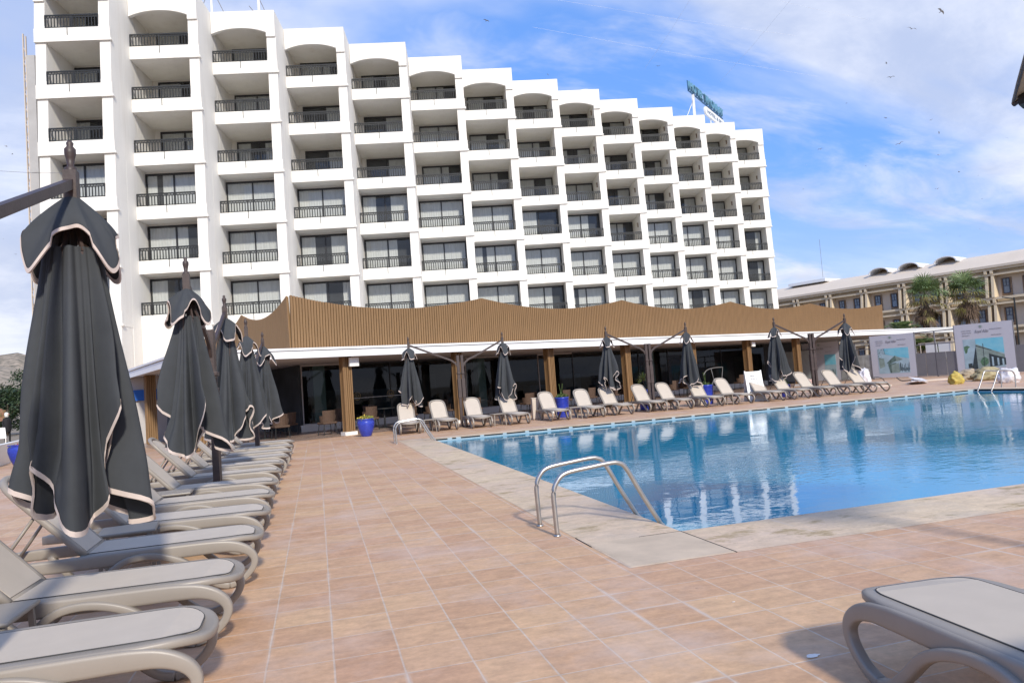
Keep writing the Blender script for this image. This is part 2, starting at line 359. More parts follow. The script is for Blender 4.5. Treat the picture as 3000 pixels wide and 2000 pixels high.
for i in range(1,15):
    kd=4 if i==10 else 3      # number of deep rows
    zc=B[kd-1]
    ul=-.06 if i==1 else 0
    lbox(i,ul,PW,RD,15,zc,25.8,('b','l') if i>1 else ('b',)); lbox(i,ul,PW,RS,15,0,zc,('l',) if i>1 else ())
    # solid base below the lowest balcony
    lbox(i,ul,PW-.02,.004,RS,0,B[5]+.77-.01,('k',))
    for k in range(6):
        rr=RD if k<kd else RS
        lbox(i,3.38,PW-.004,.16,rr,B[k],B[k]+.78)
        zb=B[k]+.77; zt=(B[k-1]+.0 if k>0 else 24.3)
        for (pa,pb,side) in ([(3.38,PW-.004,1)]+([(-.06,.50,-1)] if i==1 else [])):
            t=.03*side
            w.hexa(xf(i,[(pa,.02,zb),(pb,.02,zb),(pb,rr,zb),(pa,rr,zb)]),xf(i,[(pa,.11,zt),(pb,.11,zt),(pb,rr,zt),(pa+(.03 if side<0 else 0),rr,zt)]))
    # top arch wall
    ua=ul; ops,ope=(.50 if i==1 else 0.),3.38
    zs,zcn,zr=24.58,24.90,26.0
    n=14; arc=[]
    for q in range(n+1):
        t=q/n; arc.append((ops+(ope-ops)*t, zs+(zcn-zs)*math.sqrt(max(0,1-(2*t-1)**2)) if 0 else zs+(zcn-zs)*(1-abs(2*t-1)**2.2)))
    for q in range(n):
        (a,za),(b,zb_)=arc[q],arc[q+1]
        w.add(xf(i,[(a,0,za),(b,0,zb_),(b,0,zr),(a,0,zr)]),[(0,1,2,3)])
        w.add(xf(i,[(a,0,za),(b,0,zb_),(b,.25,zb_),(a,.25,za)]),[(3,2,1,0)])
        w.add(xf(i,[(a,.25,za),(b,.25,zb_),(b,.25,zr),(a,.25,zr)]),[(3,2,1,0)])
    lbox(i,ope,PW-.02,0,RD,24.3,zr,('k',)); 
    if i==1: lbox(i,ul,ops,0,RD,24.3,zr,('k',))
    lbox(i,ul,PW-.02,.25,RD+.02,25.0,zr-.003,('r',)) # ceiling over the top balcony
    lbox(i,ul,PW,RD,RD+.25,25.8,zr,()) 
    lbox(i,PW-.2,PW,RD,15,25.8,zr,())
wall=w.build('wall',M['white'],hotel)
# balcony (slab + parapet), railing, spout, windows
def balc(d,ul=0.):
    b=MB(); b.box(ul,PW-.03,.10,d,0,.24); b.box(ul,PW+.03,0,.14,.12,.77); b.box(ul,PW+.09,-.012,.14,0,.12); b.box(3.36,PW+.09,.14,.26,0,.12)
    if ul<0: b.box(ul-.02,.48,.141,.30,0,.3)
    me=b.mesh('balcony',M['white_b']); return me
bal={(0,0):balc(RS),(1,0):balc(RD),(0,1):balc(RS,-.08),(1,1):balc(RD,-.08)}
def railmesh(a,b_):
    r=MB(); z0,z1=.79,1.54
    r.box(a,b_,.02,.075,z1-.075,z1); r.box(a,b_,.03,.065,z1-.19,z1-.14); r.box(a,b_,.03,.065,z0+.02,z0+.055)
    n=int((b_-a)/.165)
    for q in range(n+1):
        x=a+.02+(b_-a-.04)*q/n; wd=.026
        r.box(x-wd,x+wd,.034,.061,z0+.055,z1-.17); r.box(x-.014,x+.014,.036,.058,z1-.14,z1-.055)
        if q<n: xm=x+(b_-a-.04)/n/2; r.box(xm-.03,xm+.03,.038,.056,z1-.125,z1-.07)
    for x in (a+.02,b_-.02,(a+b_)/2): r.box(x-.035,x+.035,.028,.068,z0-.02,z1-.055)
    return r.mesh('railing',M['black'])
lp_=MB(); lp_.box(3.30,3.379,1.0,1.12,0,.34); lp_.box(3.27,3.379,.97,1.15,.34,.38); lampm=lp_.mesh('wall_lamp',M['brick'])
rails={0:railmesh(0.01,3.375),1:railmesh(.505,3.375)}
sp=MB(); sp.box(1.695,1.73,-.014,.0,.34,.80); spout=sp.mesh('spout',M['black'])
def winmesh(a,b_,z0,z1):
    f=MB(); t=.075; y0,y1=-.07,-.004
    f.box(a,b_,y0,y1,z1-.13,z1); f.box(a,b_,y0,y1,z0,z0+.06); f.box(a,a+t,y0,y1,z0+.06,z1-.13); f.box(b_-t,b_,y0,y1,z0+.06,z1-.13)
    m_=(a+b_)/2; f.box(m_-.045,m_+.045,y0-.01,y1,z0+.06,z1-.13)
    p=MB(); p.quad((a+t,-.045,z0+.06),(b_-t,-.045,z0+.06),(b_-t,-.045,z1-.13),(a+t,-.045,z1-.13))
    bk=MB(); bk.quad((a+.01,-.003,z0),(b_-.01,-.003,z0),(b_-.01,-.003,z1),(a+.01,-.003,z1))  # flat dark sheet, its colour stands for the unlit room behind the pane
    return f.mesh('window',M['blackframe']),p.mesh('pane',M['glass']),bk.mesh('dark_room_sheet',M['dark'])
def curtmesh(a,b_,z0,z1,segs,seed):
    rnd=random.Random(seed); c=MB(); c.smooth=True
    for (s0,s1) in segs:
        x0=a+(b_-a)*s0; x1=a+(b_-a)*s1; n=max(6,int((x1-x0)/.035)); ph=rnd.random()*6
        vs=[]
        for q in range(n+1):
            x=x0+(x1-x0)*q/n; y=-.020+.012*math.sin(q*1.3+ph)+.004*math.sin(q*.47+ph)
            vs+= [(x,y,z0+.07),(x,y,z1-.12)]
        c.add(vs,[(2*q,2*q+2,2*q+3,2*q+1) for q in range(n)])
    return c.mesh('curtain',M['curtain'])
SW=(.03,3.36,.24,3.10); DW=(.36,3.34,.24,3.08)
W_S=winmesh(*SW); W_D=winmesh(*DW)
pat=[[(.03,.49),(.51,.97)],[(.03,.49),(.51,.97)],[(.03,.46),(.80,.97)],[(.03,.20),(.30,.49),(.51,.97)],[(.03,.45)],[(.03,.30),(.62,.97)],[(.04,.49),(.52,.70)],[(.55,.97)]]
C_S=[curtmesh(*SW,p,i) for i,p in enumerate(pat)]; C_D=[curtmesh(*DW,p,i+20) for i,p in enumerate(pat)]
rw=random.Random(11)
for i in range(1,15):
    o=bayorg(i)
    for k in range(6):
        if i>=9 and k<(4 if i==10 else 3): place('wall_lamp',lampm,hotel,o+Vector((0,0,B[k]+2.15)),A0)
        kd=4 if i==10 else 3; deep=1 if k<kd else 0; L1=1 if i==1 else 0
        org=o+Vector((0,0,B[k]))
        bo=place('balcony',bal[(deep,L1)],hotel,org,A0)
        place('railing',rails[L1],bo); place('spout',spout,bo)
        wo=(W_D if deep else W_S); rr=RD if deep else RS
        wi=place('window',wo[0],hotel,org+ev*rr,A0)
        place('pane',wo[1],wi); place('dark_room_sheet',wo[2],wi)
        q=rw.choice([0,0,1,1,0,1,2,3,4,5,6] if not deep else [0,2,4,5,6,7])
        place('curtain',(C_D if deep else C_S)[q],wi)
# rooftop masts
t=empty('roof_antenna','pair of thin white antenna masts with stays on the left hotel roof','antenna',bayorg(2)+eu*3.6+ev*4+Vector((0,0,26)))
a=MB(); a.tube([(0,0,0),(0,0,4)],.07,8); a.tube([(2.9,.6,0),(2.9,.6,4)],.09,8); a.build('mast',M['whitepl'],t)
a=MB()
for p,q in (((0,0,2.6),(-1.0,0,0)),((0,0,2.6),(1.1,0,0)),((0,0,1.9),(.6,0,3)),((2.9,.6,2.4),(3.8,.4,0)),((2.9,.6,.9),(2.3,.4,1.6)),((2.9,.6,1.4),(3.9,.5,.2))): a.tube([p,q],.025,5)
a.build('stay',M['wired'],t)
o9=bayorg(9)+eu*2.9+ev*1.5+Vector((0,0,26.0))
t=empty('roof_vent','low white domed vent standing on the stepped hotel roof','vent',o9)
a=MB(); a.smooth=True; a.lathe([(.45,0),(.45,.22),(.8,.26),(.78,.34),(.4,.46),(0,.5)],20); a.build('cowl',M['whitepl'],t)
# roof sign
sd=R(41); so=Vector((37.3,62.9,0))
t=empty('roof_sign','blue lettered rooftop sign with a white oval panel above the hotel roof','sign',so,sd)
def text(name,s,size,matr,parent,loc,rot=(PI/2,0,0),ext=.03,shear=0,font=None,width=None):
    c=bpy.data.curves.new(name,'FONT'); c.body=s; c.size=size; c.extrude=ext; c.shear=shear; c.resolution_u=3
    o=bpy.data.objects.new(name,c); COL.objects.link(o); o.parent=parent; o.location=loc; o.rotation_euler=rot; c.materials.append(matr)
    bpy.context.view_layer.update(); dx=max(.01,o.dimensions.x); me=bpy.data.meshes.new_from_object(o); bpy.data.objects.remove(o)
    o=bpy.data.objects.new(name,me); COL.objects.link(o); o.parent=parent; o.location=loc; o.rotation_euler=rot
    if width: o.scale=(width/dx,1,1)
    return o
text('lettering','HOTEL TIMOULAY',1.25,M['neon'],t,(0.05,-.05,29.05),ext=.12,width=10.6)
a=MB(); a.box(0,10.8,-.03,.05,28.85,28.98); a.box(0,10.8,.06,.10,29.95,30.0)
for x in (.1,2.2,4.4,6.6,8.8,10.7): a.box(x-.03,x+.03,.06,.12,28.9,30.0)
a.build('letter_rail',M['neonb'],t)
a=MB(); a.box(1.1,1.35,-.1,.1,25.8,28.85); a.box(6.5,6.6,0,.1,25.8,28.85); a.box(9.6,9.7,0,.1,25.8,28.85); a.tube([(1.2,0,28.6),(0,-.3,25.9)],.035,6); a.tube([(1.2,0,28.3),(0.5,.9,25.9)],.035,6)
a.build('post',M['whitepl'],t)
a=MB(); hw=.45; pts=[]
for q in range(9): th=PI/2+PI*q/8; pts.append((4.9+hw*math.cos(th),28.2+hw*math.sin(th)))
for q in range(9): th=-PI/2+PI*q/8; pts.append((10.6+hw*math.cos(th),28.2+hw*math.sin(th)))
n=len(pts); a.add([(x,-.12,z) for x,z in pts]+[(x,.05,z) for x,z in pts],[tuple(range(n)),tuple(range(2*n-1,n-1,-1))]+[(q,(q+1)%n,n+(q+1)%n,n+q)[::-1] for q in range(n)])
pn=a.build('oval_panel',M['whitepl'],t)
text('panel_lettering','HOTEL & SPA',.52,M['neonb'],pn,(5.1,-.13,28.02),ext=.01,width=5.2)

# service tower at the left end
s0=Vector((-14.62,46.3,0))
t=empty('stair_tower','slim pale service stair tower with lattice edge on the far left of the hotel','stair tower',s0,A0)
a=MB(); a.box(-.46,0,0,3.0,0,22.2); a.box(-.48,.02,-.02,3.05,15.3,15.5); a.build('wall',M['concrete'],t)
a=MB(); a.box(-.76,-.71,.2,.3,0,23.6); a.box(-.56,-.51,.1,.2,0,23.4)
z=.3
while z<22.5: a.bar((-.735,.25,z),(-.535,.15,z+.45),.03); a.bar((-.535,.15,z+.45),(-.735,.25,z+.9),.03); z+=.9
a.build('lattice_mast',M['cream'],t)
a=MB()
for q in range(50):
    z=1+q*.42
    if (q//4)%2==0: a.box(0.0,1.5,1.2,1.6,z,z+.16)
    elif q%4==0: a.box(.05,1.45,1.1,1.5,z,z+1.1)
a.build('louvre',M['black'],t)
a=MB()
for q in range(8): a.box(0,1.5,1.0,2.6,.2+q*3.2-.15,.2+q*3.2+.08)
a.build('landing',M['white'],t)

# ------------------------------------------------------------------ restaurant pavilion
AR=R(20.8); RO=Vector((1.0,25.2,0)); es=Vector((math.cos(AR),math.sin(AR),0)); en=Vector((-math.sin(AR),math.cos(AR),0))
def rp(s,n,z=0): return RO+es*s+en*n+Vector((0,0,z))
rest=empty('restaurant_pavilion','long low poolside restaurant with scalloped brown slatted screen on a white canopy','restaurant',RO,AR)
a=MB(); a.box(-5.3,45.5,-.6,15,2.70,2.93); roof=a.build('roof',M['canopywhite'],rest)
a=MB(); a.box(-5.34,45.5,-.66,-.60,2.63,2.85); a.box(-5.34,45.5,-.70,-.60,2.88,2.95); a.box(-5.36,-5.30,-.6,15,2.62,2.85); a.box(-5.40,-5.30,-.7,15,2.88,2.95); a.build('fascia',M['canopywhite'],rest)
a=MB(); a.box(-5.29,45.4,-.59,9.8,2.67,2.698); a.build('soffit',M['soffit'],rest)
# left wing
a=MB(); a.box(-5.2,-1.7,9.9,14.8,0,2.7); a.box(-7.2,.2,9.2,9.4,0,2.66); a.build('wall',M['soffit'],rest)
a=MB(); a.box(-7.1,.25,9.10,9.19,1.72,2.15); a.build('blue_band',M['bluestripe'],rest)
pk=[(-1.62,4.82),(6.1,4.78),(13.84,4.76),(21.77,4.74),(29.1,4.68),(37.35,4.64)]
def prof(s,pk,dip=4.36):
    for (a_,za),(b_,zb) in zip(pk,pk[1:]):
        if a_<=s<=b_:
            t=(s-a_)/(b_-a_); p=za+(zb-za)*t; e=abs(2*t-1)
            return dip+(p-dip)*(e**1.9)
    return pk[-1][1]
a=MB(); s=-1.6
while s<37.33:
    zt=prof(s+.03,pk); a.hexa([(s,.52,3.0),(s+.075,.52,3.0),(s+.075,.57,3.0),(s,.57,3.0)],[(s,.47,zt),(s+.075,.47,prof(s+.075,pk)),(s+.075,.52,prof(s+.075,pk)),(s,.52,zt)]); s+=.1
pk2=[(.56,4.82),(5.95,4.78),(10.6,4.7),(15,4.6)]
n_=.6
while n_<14.9:
    zt=prof(n_+.03,pk2,4.33); a.hexa([(-1.66,n_,3.0),(-1.61,n_,3.0),(-1.61,n_+.055,3.0),(-1.66,n_+.055,3.0)],[(-1.70,n_,zt),(-1.65,n_,zt),(-1.65,n_+.055,prof(n_+.055,pk2,4.33)),(-1.70,n_+.055,prof(n_+.055,pk2,4.33))]); n_+=.1
a.build('wood_screen',M['wood'],rest)
a=MB(); s=-1.6
while s<37.3:
    s2=min(s+.3,37.34); a.hexa([(s,.575,2.95),(s2,.575,2.95),(s2,.62,2.95),(s,.62,2.95)],[(s,.525,prof(s,pk)-.02),(s2,.525,prof(s2,pk)-.02),(s2,.57,prof(s2,pk)-.02),(s,.57,prof(s,pk)-.02)]); s=s2
n_=.63
while n_<14.9:
    n2=min(n_+.3,14.95); a.hexa([(-1.605,n_,2.95),(-1.56,n_,2.95),(-1.56,n2,2.95),(-1.605,n2,2.95)],[(-1.645,n_,prof(n_,pk2,4.33)-.02),(-1.60,n_,prof(n_,pk2,4.33)-.02),(-1.60,n2,prof(n2,pk2,4.33)-.02),(-1.645,n2,prof(n2,pk2,4.33)-.02)]); n_=n2
a.build('screen_backing',M['woodback'],rest)
def colmesh():
    c=MB(); c.mi=1; c.box(-.12,.12,-.12,.12,0,2.67); c.mi=0
    for q in range(5):
        x=-.16+.08*q
        for (x0,x1,y0,y1) in ((x-.025,x+.025,-.165,-.121),(x-.025,x+.025,.121,.165),(-.165,-.121,x-.025,x+.025),(.121,.165,x-.025,x+.025)):
            if abs(x)<.15 or y0<-.14 or y1>.14: c.box(x0,x1,y0,y1,.02,2.66)
    return c.mesh('column',[M['wood'],M['woodback']])
cm=colmesh(); cbm=MB(); cbm.box(-.25,.25,-.22,.22,0,.12); cbm=cbm.mesh('column_base',M['plinth'])
for s in (0,4.44,8.88,13.3,17.75,22.1,26.55):
    o=place('column',cm,rest,(s,0,0)); o.scale=(.88,.88,1); place('column_base',cbm,o)
for n_ in (0,3.2,7.75,12.4): place('column',cm,rest,(-4.75,n_,0))
# glass front
GN=5.2
a=MB(); a.box(.2,31,GN-.12,GN+.2,0,.27); a.build('plinth',M['plinth'],rest)
xs=[.3,2.1,4.2,5.6,8.05,9.97,12.34,14.6,17,19.4,21.8,24.2,26.6,29,31]
for p,q in zip(xs,xs[1:]):
    f=MB(); y0,y1=GN-.03,GN+.03; wd=.045
    f.box(p,p+wd,y0,y1,.27,2.67); f.box(p+wd,q,y0,y1,.27,.31); f.box(p+wd,q,y0,y1,2.6,2.67)
    wi=f.build('window',M['soffit'] if p in (.3,8.05,12.34) else M['blackframe'],rest)
    pa=MB(); pa.quad((p+wd,GN,.31),(q,GN,.31),(q,GN,2.6),(p+wd,GN,2.6)); pa.build('pane',M['tinted'],wi)
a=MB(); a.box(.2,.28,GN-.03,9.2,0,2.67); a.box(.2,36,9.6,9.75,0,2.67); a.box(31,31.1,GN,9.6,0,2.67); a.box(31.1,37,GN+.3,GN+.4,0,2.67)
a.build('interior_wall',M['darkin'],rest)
for s,wd in ((1.0,.5),(9.1,.42),(20.8,.45)):
    a=MB(); a.box(s,s+wd,GN+.5,GN+.9,.1,2.67); a.build('pillar',M['green'],rest)
rr_=random.Random(3)
for q in range(12):
    s=2.6+q*2.35; a=MB(); wd=rr_.uniform(.6,1.5); a.box(s,s+wd,8.6,9.2,0.02,rr_.uniform(.9,2.2)); a.build('cabinet',mat('cab%d'%q,rr_.choice([(.10,.13,.17),(.04,.08,.16),(.12,.12,.11),(.07,.07,.08)]),.5,var=.3),rest)
for s in (2.64,4.18):   # round emblems on the glass doors
    a=MB(); a.smooth=True
    pts=[(s+.16*math.cos(t_*PI/12),GN-.04,1.26+.16*math.sin(t_*PI/12)) for t_ in range(24)]; a.tube(pts,.012,6,closed=True)
    pts=[(s+.11*math.cos(t_*PI/12),GN-.04,1.26+.11*math.sin(t_*PI/12)) for t_ in range(24)]; a.tube(pts,.006,6,closed=True)
    em=a.build('door_emblem',mat('gold_vinyl%d'%int(s),(.34,.26,.13),.5),rest)
    text('emblem_letters','RA',.14,em.data.materials[0],em,(s-.08,GN-.045,1.21),ext=.002)
a=MB(); a.box(2.0,4.9,GN-.045,GN-.035,1.17,1.19); a.build('door_rail',M['canopywhite'],rest)
g=MB(); P=[rp(-5.3,-.2,.004),rp(44,-.2,.004),rp(44,14,.004),rp(-5.3,14,.004)]; g.quad(*P); struct(g.build('terrace',M['terrace']))
# flood lights on columns
for s,lab in ((0.02,'square white flood light on the leftmost front column'),(22.15,'small square white flood light on a column near the A-frame board')):
    t=empty('flood_light',lab,'flood light',rp(s,-.17,0),AR,'flood lights on the columns'); sz=.2 if s<1 else .15
    a=MB(); a.box(-.0,sz*2*.85,-.16,-.06,2.30,2.30+sz*1.5); bevel(a.build('housing',M['whitepl'],t),.01); a=MB(); a.box(.02,.06,-.06,.0,2.35,2.45); a.build('bracket',M['black'],t)

# terrace furniture
def chair_proto():
    t=empty('wicker_chair','','chair'); 
    a=MB(); a.smooth=False; a.box(-.27,.27,-.25,.25,.38,.46); bevel(a.build('seat',M['wicker'],t),.03)
    a=MB(); pts=[(.26*math.cos(th),.22*math.sin(th)+.02) for th in [R(-10+200*q/10) for q in range(11)]]
    for (x0,y0),(x1,y1) in zip(pts,pts[1:]): 
        h0=.86 if min(y0,y1)>.1 else .68
        a.hexa([(x0,y0,.44),(x1,y1,.44),(x1*.92,y1*.92,.44),(x0*.92,y0*.92,.44)],[(x0*1.12,y0*1.25,h0),(x1*1.12,y1*1.25,h0),(x1*1.02,y1*1.15,h0),(x0*1.02,y0*1.15,h0)])
    a.build('backrest',M['wicker'],t)
    for x in (-.22,.22):
        for y in (-.2,.2): a=MB(); a.tube([(x,y,.4),(x*1.12,y*1.15,0)],.014,6); a.build('leg',M['black'],t)
    return t
ch=chair_proto(); chs=[(-.2,1.4,5),(.9,2.6,190),(4.2,1.7,0),(5.2,2.4,180),(8.7,1.4,0),(12.4,1.6,10),(13.9,1.7,-15),(17.9,1.5,10),(-1.6,2.2,0),(-.9,3.4,40),(-3.2,1.7,20),(-2.3,3.6,200),(1.5,1.6,10),(2.2,3.0,170),(3.1,1.5,-10),(5.9,1.3,15),(6.7,2.8,190),(7.6,1.3,-20),(9.9,2.6,160),(10.8,1.5,10),(15.2,1.8,0),(16.1,2.9,170),(19.3,1.6,10),(20.3,2.8,190),(24,2,0),(-3.0,8.0,60)]
nm=['left end of the terrace','first column','bar corner','white plinth','blue pot by the doors','glass doors','second column','cream cabinet','third column','fourth column','dark middle bays','A-frame board']
for q,(s,n_,rz) in enumerate(chs):
    c=ch if q==0 else copy_tree(ch)
    c.location=rp(s,n_,.004); c.rotation_euler=(0,0,AR+R(rz+180))
    k=(['first','second','third','fourth','fifth','sixth','seventh','eighth','ninth','tenth','eleventh','twelfth','thirteenth','fourteenth','fifteenth','sixteenth','seventeenth','eighteenth','nineteenth','twentieth','twenty-first','twenty-second','twenty-third','twenty-fourth','twenty-fifth','twenty-sixth'])
    order=sorted(range(len(chs)),key=lambda j:chs[j][0]).index(q)
    tag(c,'brown wicker terrace chair under the canopy, %s counted from the left'%k[order],'chair','wicker chairs on the shaded terrace')
tb=[(-1.9,3.0),(2.4,2.2),(6.5,2.0),(10.3,2.1),(15.7,2.3),(19.8,2.2)]
pr=None
for q,(s,n_) in enumerate(tb):
    if q==0:
        pr=empty('terrace_table','','table'); a=MB(); a.lathe([(0,.72),(.42,.72),(.42,.75),(0,.75)],24); a.build('table_top',M['black'],pr)
        a=MB(); a.tube([(0,0,0),(0,0,.72)],.035,8); a.lathe([(.25,0),(.25,.03),(0,.04)],16); a.build('pedestal',M['black'],pr); c=pr
    else: c=copy_tree(pr)
    c.location=rp(s,n_,.004); tag(c,'round dark terrace table among wicker chairs, %s from the left'%['first','second','third','fourth','fifth','sixth'][q],'table','round tables on the shaded terrace')

# ------------------------------------------------------------------ sun loungers
def lounger():
    t=empty('sun_lounger','','sun lounger'); hw=.305
    # side frames (arched legs)
    prof_=[(.36,.335),(.20,.338),(.09,.318),(.025,.262),(.025,.19),(.075,.11),(.15,.045),(.215,.02),(.29,.04),(.40,.12),(.55,.235),(.68,.30),(.82,.325),(.96,.295),(1.09,.20),(1.20,.09),(1.28,.022),(1.36,.03),(1.47,.13),(1.58,.26),(1.70,.335)]
    for s in (-1,1):
        a=MB(); a.smooth=True
        rl=[(1.86,.318),(1.6,.322),(1.2,.322),(.8,.322),(.50,.322),(.33,.320),(.21,.308),(.115,.268),(.068,.208),(.075,.145),(.12,.088),(.18,.045),(.25,.022)]
        hh_=[.036,.044,.048,.048,.048,.046,.040,.033,.027,.024,.023,.023,.024]
        P=[(x,s*hw,z) for x,z in rl]; Q=spline(P,4); W=[(.026,hh_[min(len(hh_)-1,q//4)]+(hh_[min(len(hh_)-1,q//4+1)]-hh_[min(len(hh_)-1,q//4)])*(q%4)/4) for q in range(len(Q))]
        W=[(h2,w2) for (w2,h2) in W]
        a.sweep(Q,W,12,up=(0,1,0),expo=.38); a.build('side_rail',M['resin'],t)
        a=MB(); a.smooth=True
        wv=[(.25,.022,0),(.33,.045,.004),(.43,.125,.012),(.55,.235,.022),(.68,.295,.026),(.82,.318,.026),(.96,.295,.026),(1.09,.20,.022),(1.20,.09,.012),(1.28,.024,.004),(1.36,.032,0),(1.47,.13,0),(1.60,.30,0)]
        a.sweep(spline([(x,s*(hw+dy),z) for x,z,dy in wv],4),(.024,.028),12,up=(0,1,0),expo=.4); lg=a.build('leg',M['resin'],t)
    a=MB(); a.smooth=True
    # rounded foot rim
    rim=[(1.24,-.27)]+[(.30,-.275)]+[(.19+.12*math.cos(th)-.0,-.155+.12*math.sin(th)) for th in [R(-90-15*q) for q in range(6)]]
    rim=[(1.24,-.274),(.40,-.274),(.25,-.266),(.15,-.238),(.082,-.18),(.050,-.09),(.043,0)]
    rim=rim+[(x,-y) for x,y in rim[:-1][::-1]]
    zz=lambda x: .352-.030*max(0,(.20-x)/.15)**2
    a.sweep(spline([(x,y,zz(x)) for x,y in rim],4),(.042,.022),12,up=(0,0,1),expo=.5)
    a.sweep([(1.24,-.28,.345),(1.24,.28,.345)],(.03,.02),8,expo=.7); a.sweep([(1.84,-.3,.335),(1.84,.3,.335)],(.02,.018),8,expo=.7)
    a.build('frame',M['resin'],t)
    def panel(x0,x1,hwid,rc,zf,th,mb,fr=True):
        out=[]
        for cx,cy,a0 in ((x0+rc,-hwid+rc,180),(x0+rc,hwid-rc,90)):
            pass
        pts=[(x1,-hwid)]+[(x0+rc-rc*math.sin(R(10*q)),-hwid+rc-rc*math.cos(R(10*q))) for q in range(10)]+[(x0+rc-rc*math.cos(R(10*q)),hwid-rc+rc*math.sin(R(10*q))) for q in range(10)]+[(x1,hwid)]
        return pts
    pts=panel(.072,1.22,.246,.17,0,0,None)
    a=MB(); n=len(pts); T=[(x,y,.377-.030*max(0,(.20-x)/.15)**2) for x,y in pts]; Bm=[(x,y,z-.02) for x,y,z in T]
    a.add(T+Bm,[tuple(range(n)),tuple(range(2*n-1,n-1,-1))]+[(q,(q+1)%n,n+(q+1)%n,n+q)[::-1] for q in range(n)])
    se=a.build('seat',M['sling'],t)
    a=MB(); a.smooth=True; a.tube([(x,y,z-.002) for x,y,z in T],.0035,5); a.build('seam',M['groove'],se)
    # backrest
    ang=R(47); L=.80; c_,s_=math.cos(ang),math.sin(ang); px,pz=1.22,.365
    def bk(x,y,z=0): return (px+x*c_-z*s_,y,pz+x*s_+z*c_)
    rim=[(0,-.25),(.45,-.258),(.64,-.25),(.73,-.215),(.785,-.13),(.80,0)]; rim=rim+[(x,-y) for x,y in rim[:-1][::-1]]
    a=MB(); a.smooth=True; a.sweep(spline([bk(x,y) for x,y in rim],4),(.026,.024),10,up=(-s_,0,c_),expo=.7); a.sweep([bk(0,-.25),bk(0,.25)],(.025,.022),8,up=(-s_,0,c_),expo=.7)
    br=a.build('backrest',M['resin'],t)
    inn=[(.02,-.225),(.47,-.233),(.63,-.22),(.70,-.19),(.75,-.11),(.765,0)]; inn=inn+[(x,-y) for x,y in inn[:-1][::-1]]
    n=len(inn); T=[bk(x,y,.022-.010*(1-(y/.24)**2)) for x,y in inn]; Bm=[bk(x,y,-.004) for x,y in inn]
    a=MB(); a.add(T+Bm,[tuple(range(n))[::-1],tuple(range(n,2*n))]+[(q,(q+1)%n,n+(q+1)%n,n+q) for q in range(n)]); a.build('back_panel',M['sling'],br)
    a=MB(); a.smooth=True
    for s in (-1,1): a.tube([bk(.45,s*.22,-.02),(1.78,s*.24,.34)],.012,6)
    a.tube([bk(.45,-.22,-.02),bk(.45,.22,-.02)],.01,6); a.build('back_strut',M['resin'],t)
    return t
LG=lounger()
ordn=['nearest','second','third','fourth','fifth','sixth','seventh','eighth','ninth','tenth','eleventh','twelfth']
leftY=[3.86,4.97,6.28,7.50,8.76,10.02,11.50,12.85,14.15,15.45,17.0,18.7]
leftX=[-.52,-.50,-.47,-.49,-.51,-.54,-.56,-.58,-.55,-.53,-.56,-.58]
tilt={}
for q,(x,y) in enumerate(zip(leftX,leftY)):
    c=LG if q==0 else copy_tree(LG)
    c.location=(x+.0,y,0); c.rotation_euler=(0,0,PI+R([1.5,-1,2,-1.5,1,0,1,-1,1,0,1,-1][q]))
    tag(c,'taupe reclining lounger in the left row under the big parasols, %s to the camera'%(ordn[q] if q==0 else ordn[q]+' nearest'),'sun lounger','sun loungers in the left row')
o16=['first','second','third','fourth','fifth','sixth','seventh','eighth','ninth','tenth','eleventh','twelfth','thirteenth','fourteenth','fifteenth','sixteenth']
farX=[2.76,3.98,5.05,6.33,7.75,8.95,10.05,11.35,12.35,13.55,14.82,16.05,17.15,18.30,19.40,20.62]
for q,x in enumerate(farX):
    c=copy_tree(LG); c.location=(x,22.55+(.1 if q%3==1 else -.05 if q%4==2 else 0)+(.15 if q>5 else 0),0); c.rotation_euler=(0,0,PI/2+R([-2,3,0,2,1,-2,2,0,3,-1,2,-3,1,2,-1,2][q]))
    tag(c,'taupe reclining lounger across the pool facing the water, %s from the left'%o16[q],'sun lounger','sun loungers along the far edge of the pool')
c=copy_tree(LG); c.location=(2.55,2.86,0); c.rotation_euler=(0,0,-PI/2+R(-4)); tag(c,'taupe lounger cut off by the bottom right corner of the photo','sun lounger')

# side tables
def side_table():
    t=empty('side_table','','side table'); a=MB(); a.box(-.22,.22,-.22,.22,.37,.395); bevel(a.build('table_top',M['resin'],t),.01)
    for x in (-.18,.18):
        for y in (-.18,.18): a=MB(); a.bar((x,y,.37),(x*1.12,y*1.12,0),.028); a.build('leg',M['resin'],t)
    return t
ST_=side_table(); sts=[(-1.75,4.42,'low taupe side table between the two loungers nearest the camera'),(-1.6,6.9,'low taupe side table between the third and fourth left loungers'),(-1.7,9.4,'low taupe side table between the fifth and sixth left loungers'),
 (3.38,23.1,'small side table between the first and second far loungers'),(5.68,23.1,'small side table between the third and fourth far loungers'),(8.36,23.2,'small side table left of the sixth far lounger'),(9.5,23.2,'small side table left of the seventh far lounger'),(11.9,23.2,'small side table right of the eighth far lounger'),(14.2,23.3,'small side table left of the eleventh far lounger')]
for q,(x,y,l) in enumerate(sts):
    c=ST_ if q==0 else copy_tree(ST_); c.location=(x,y,0); c.rotation_euler=(0,0,R(q*7%11)); tag(c,l,'side table','small side tables between loungers')

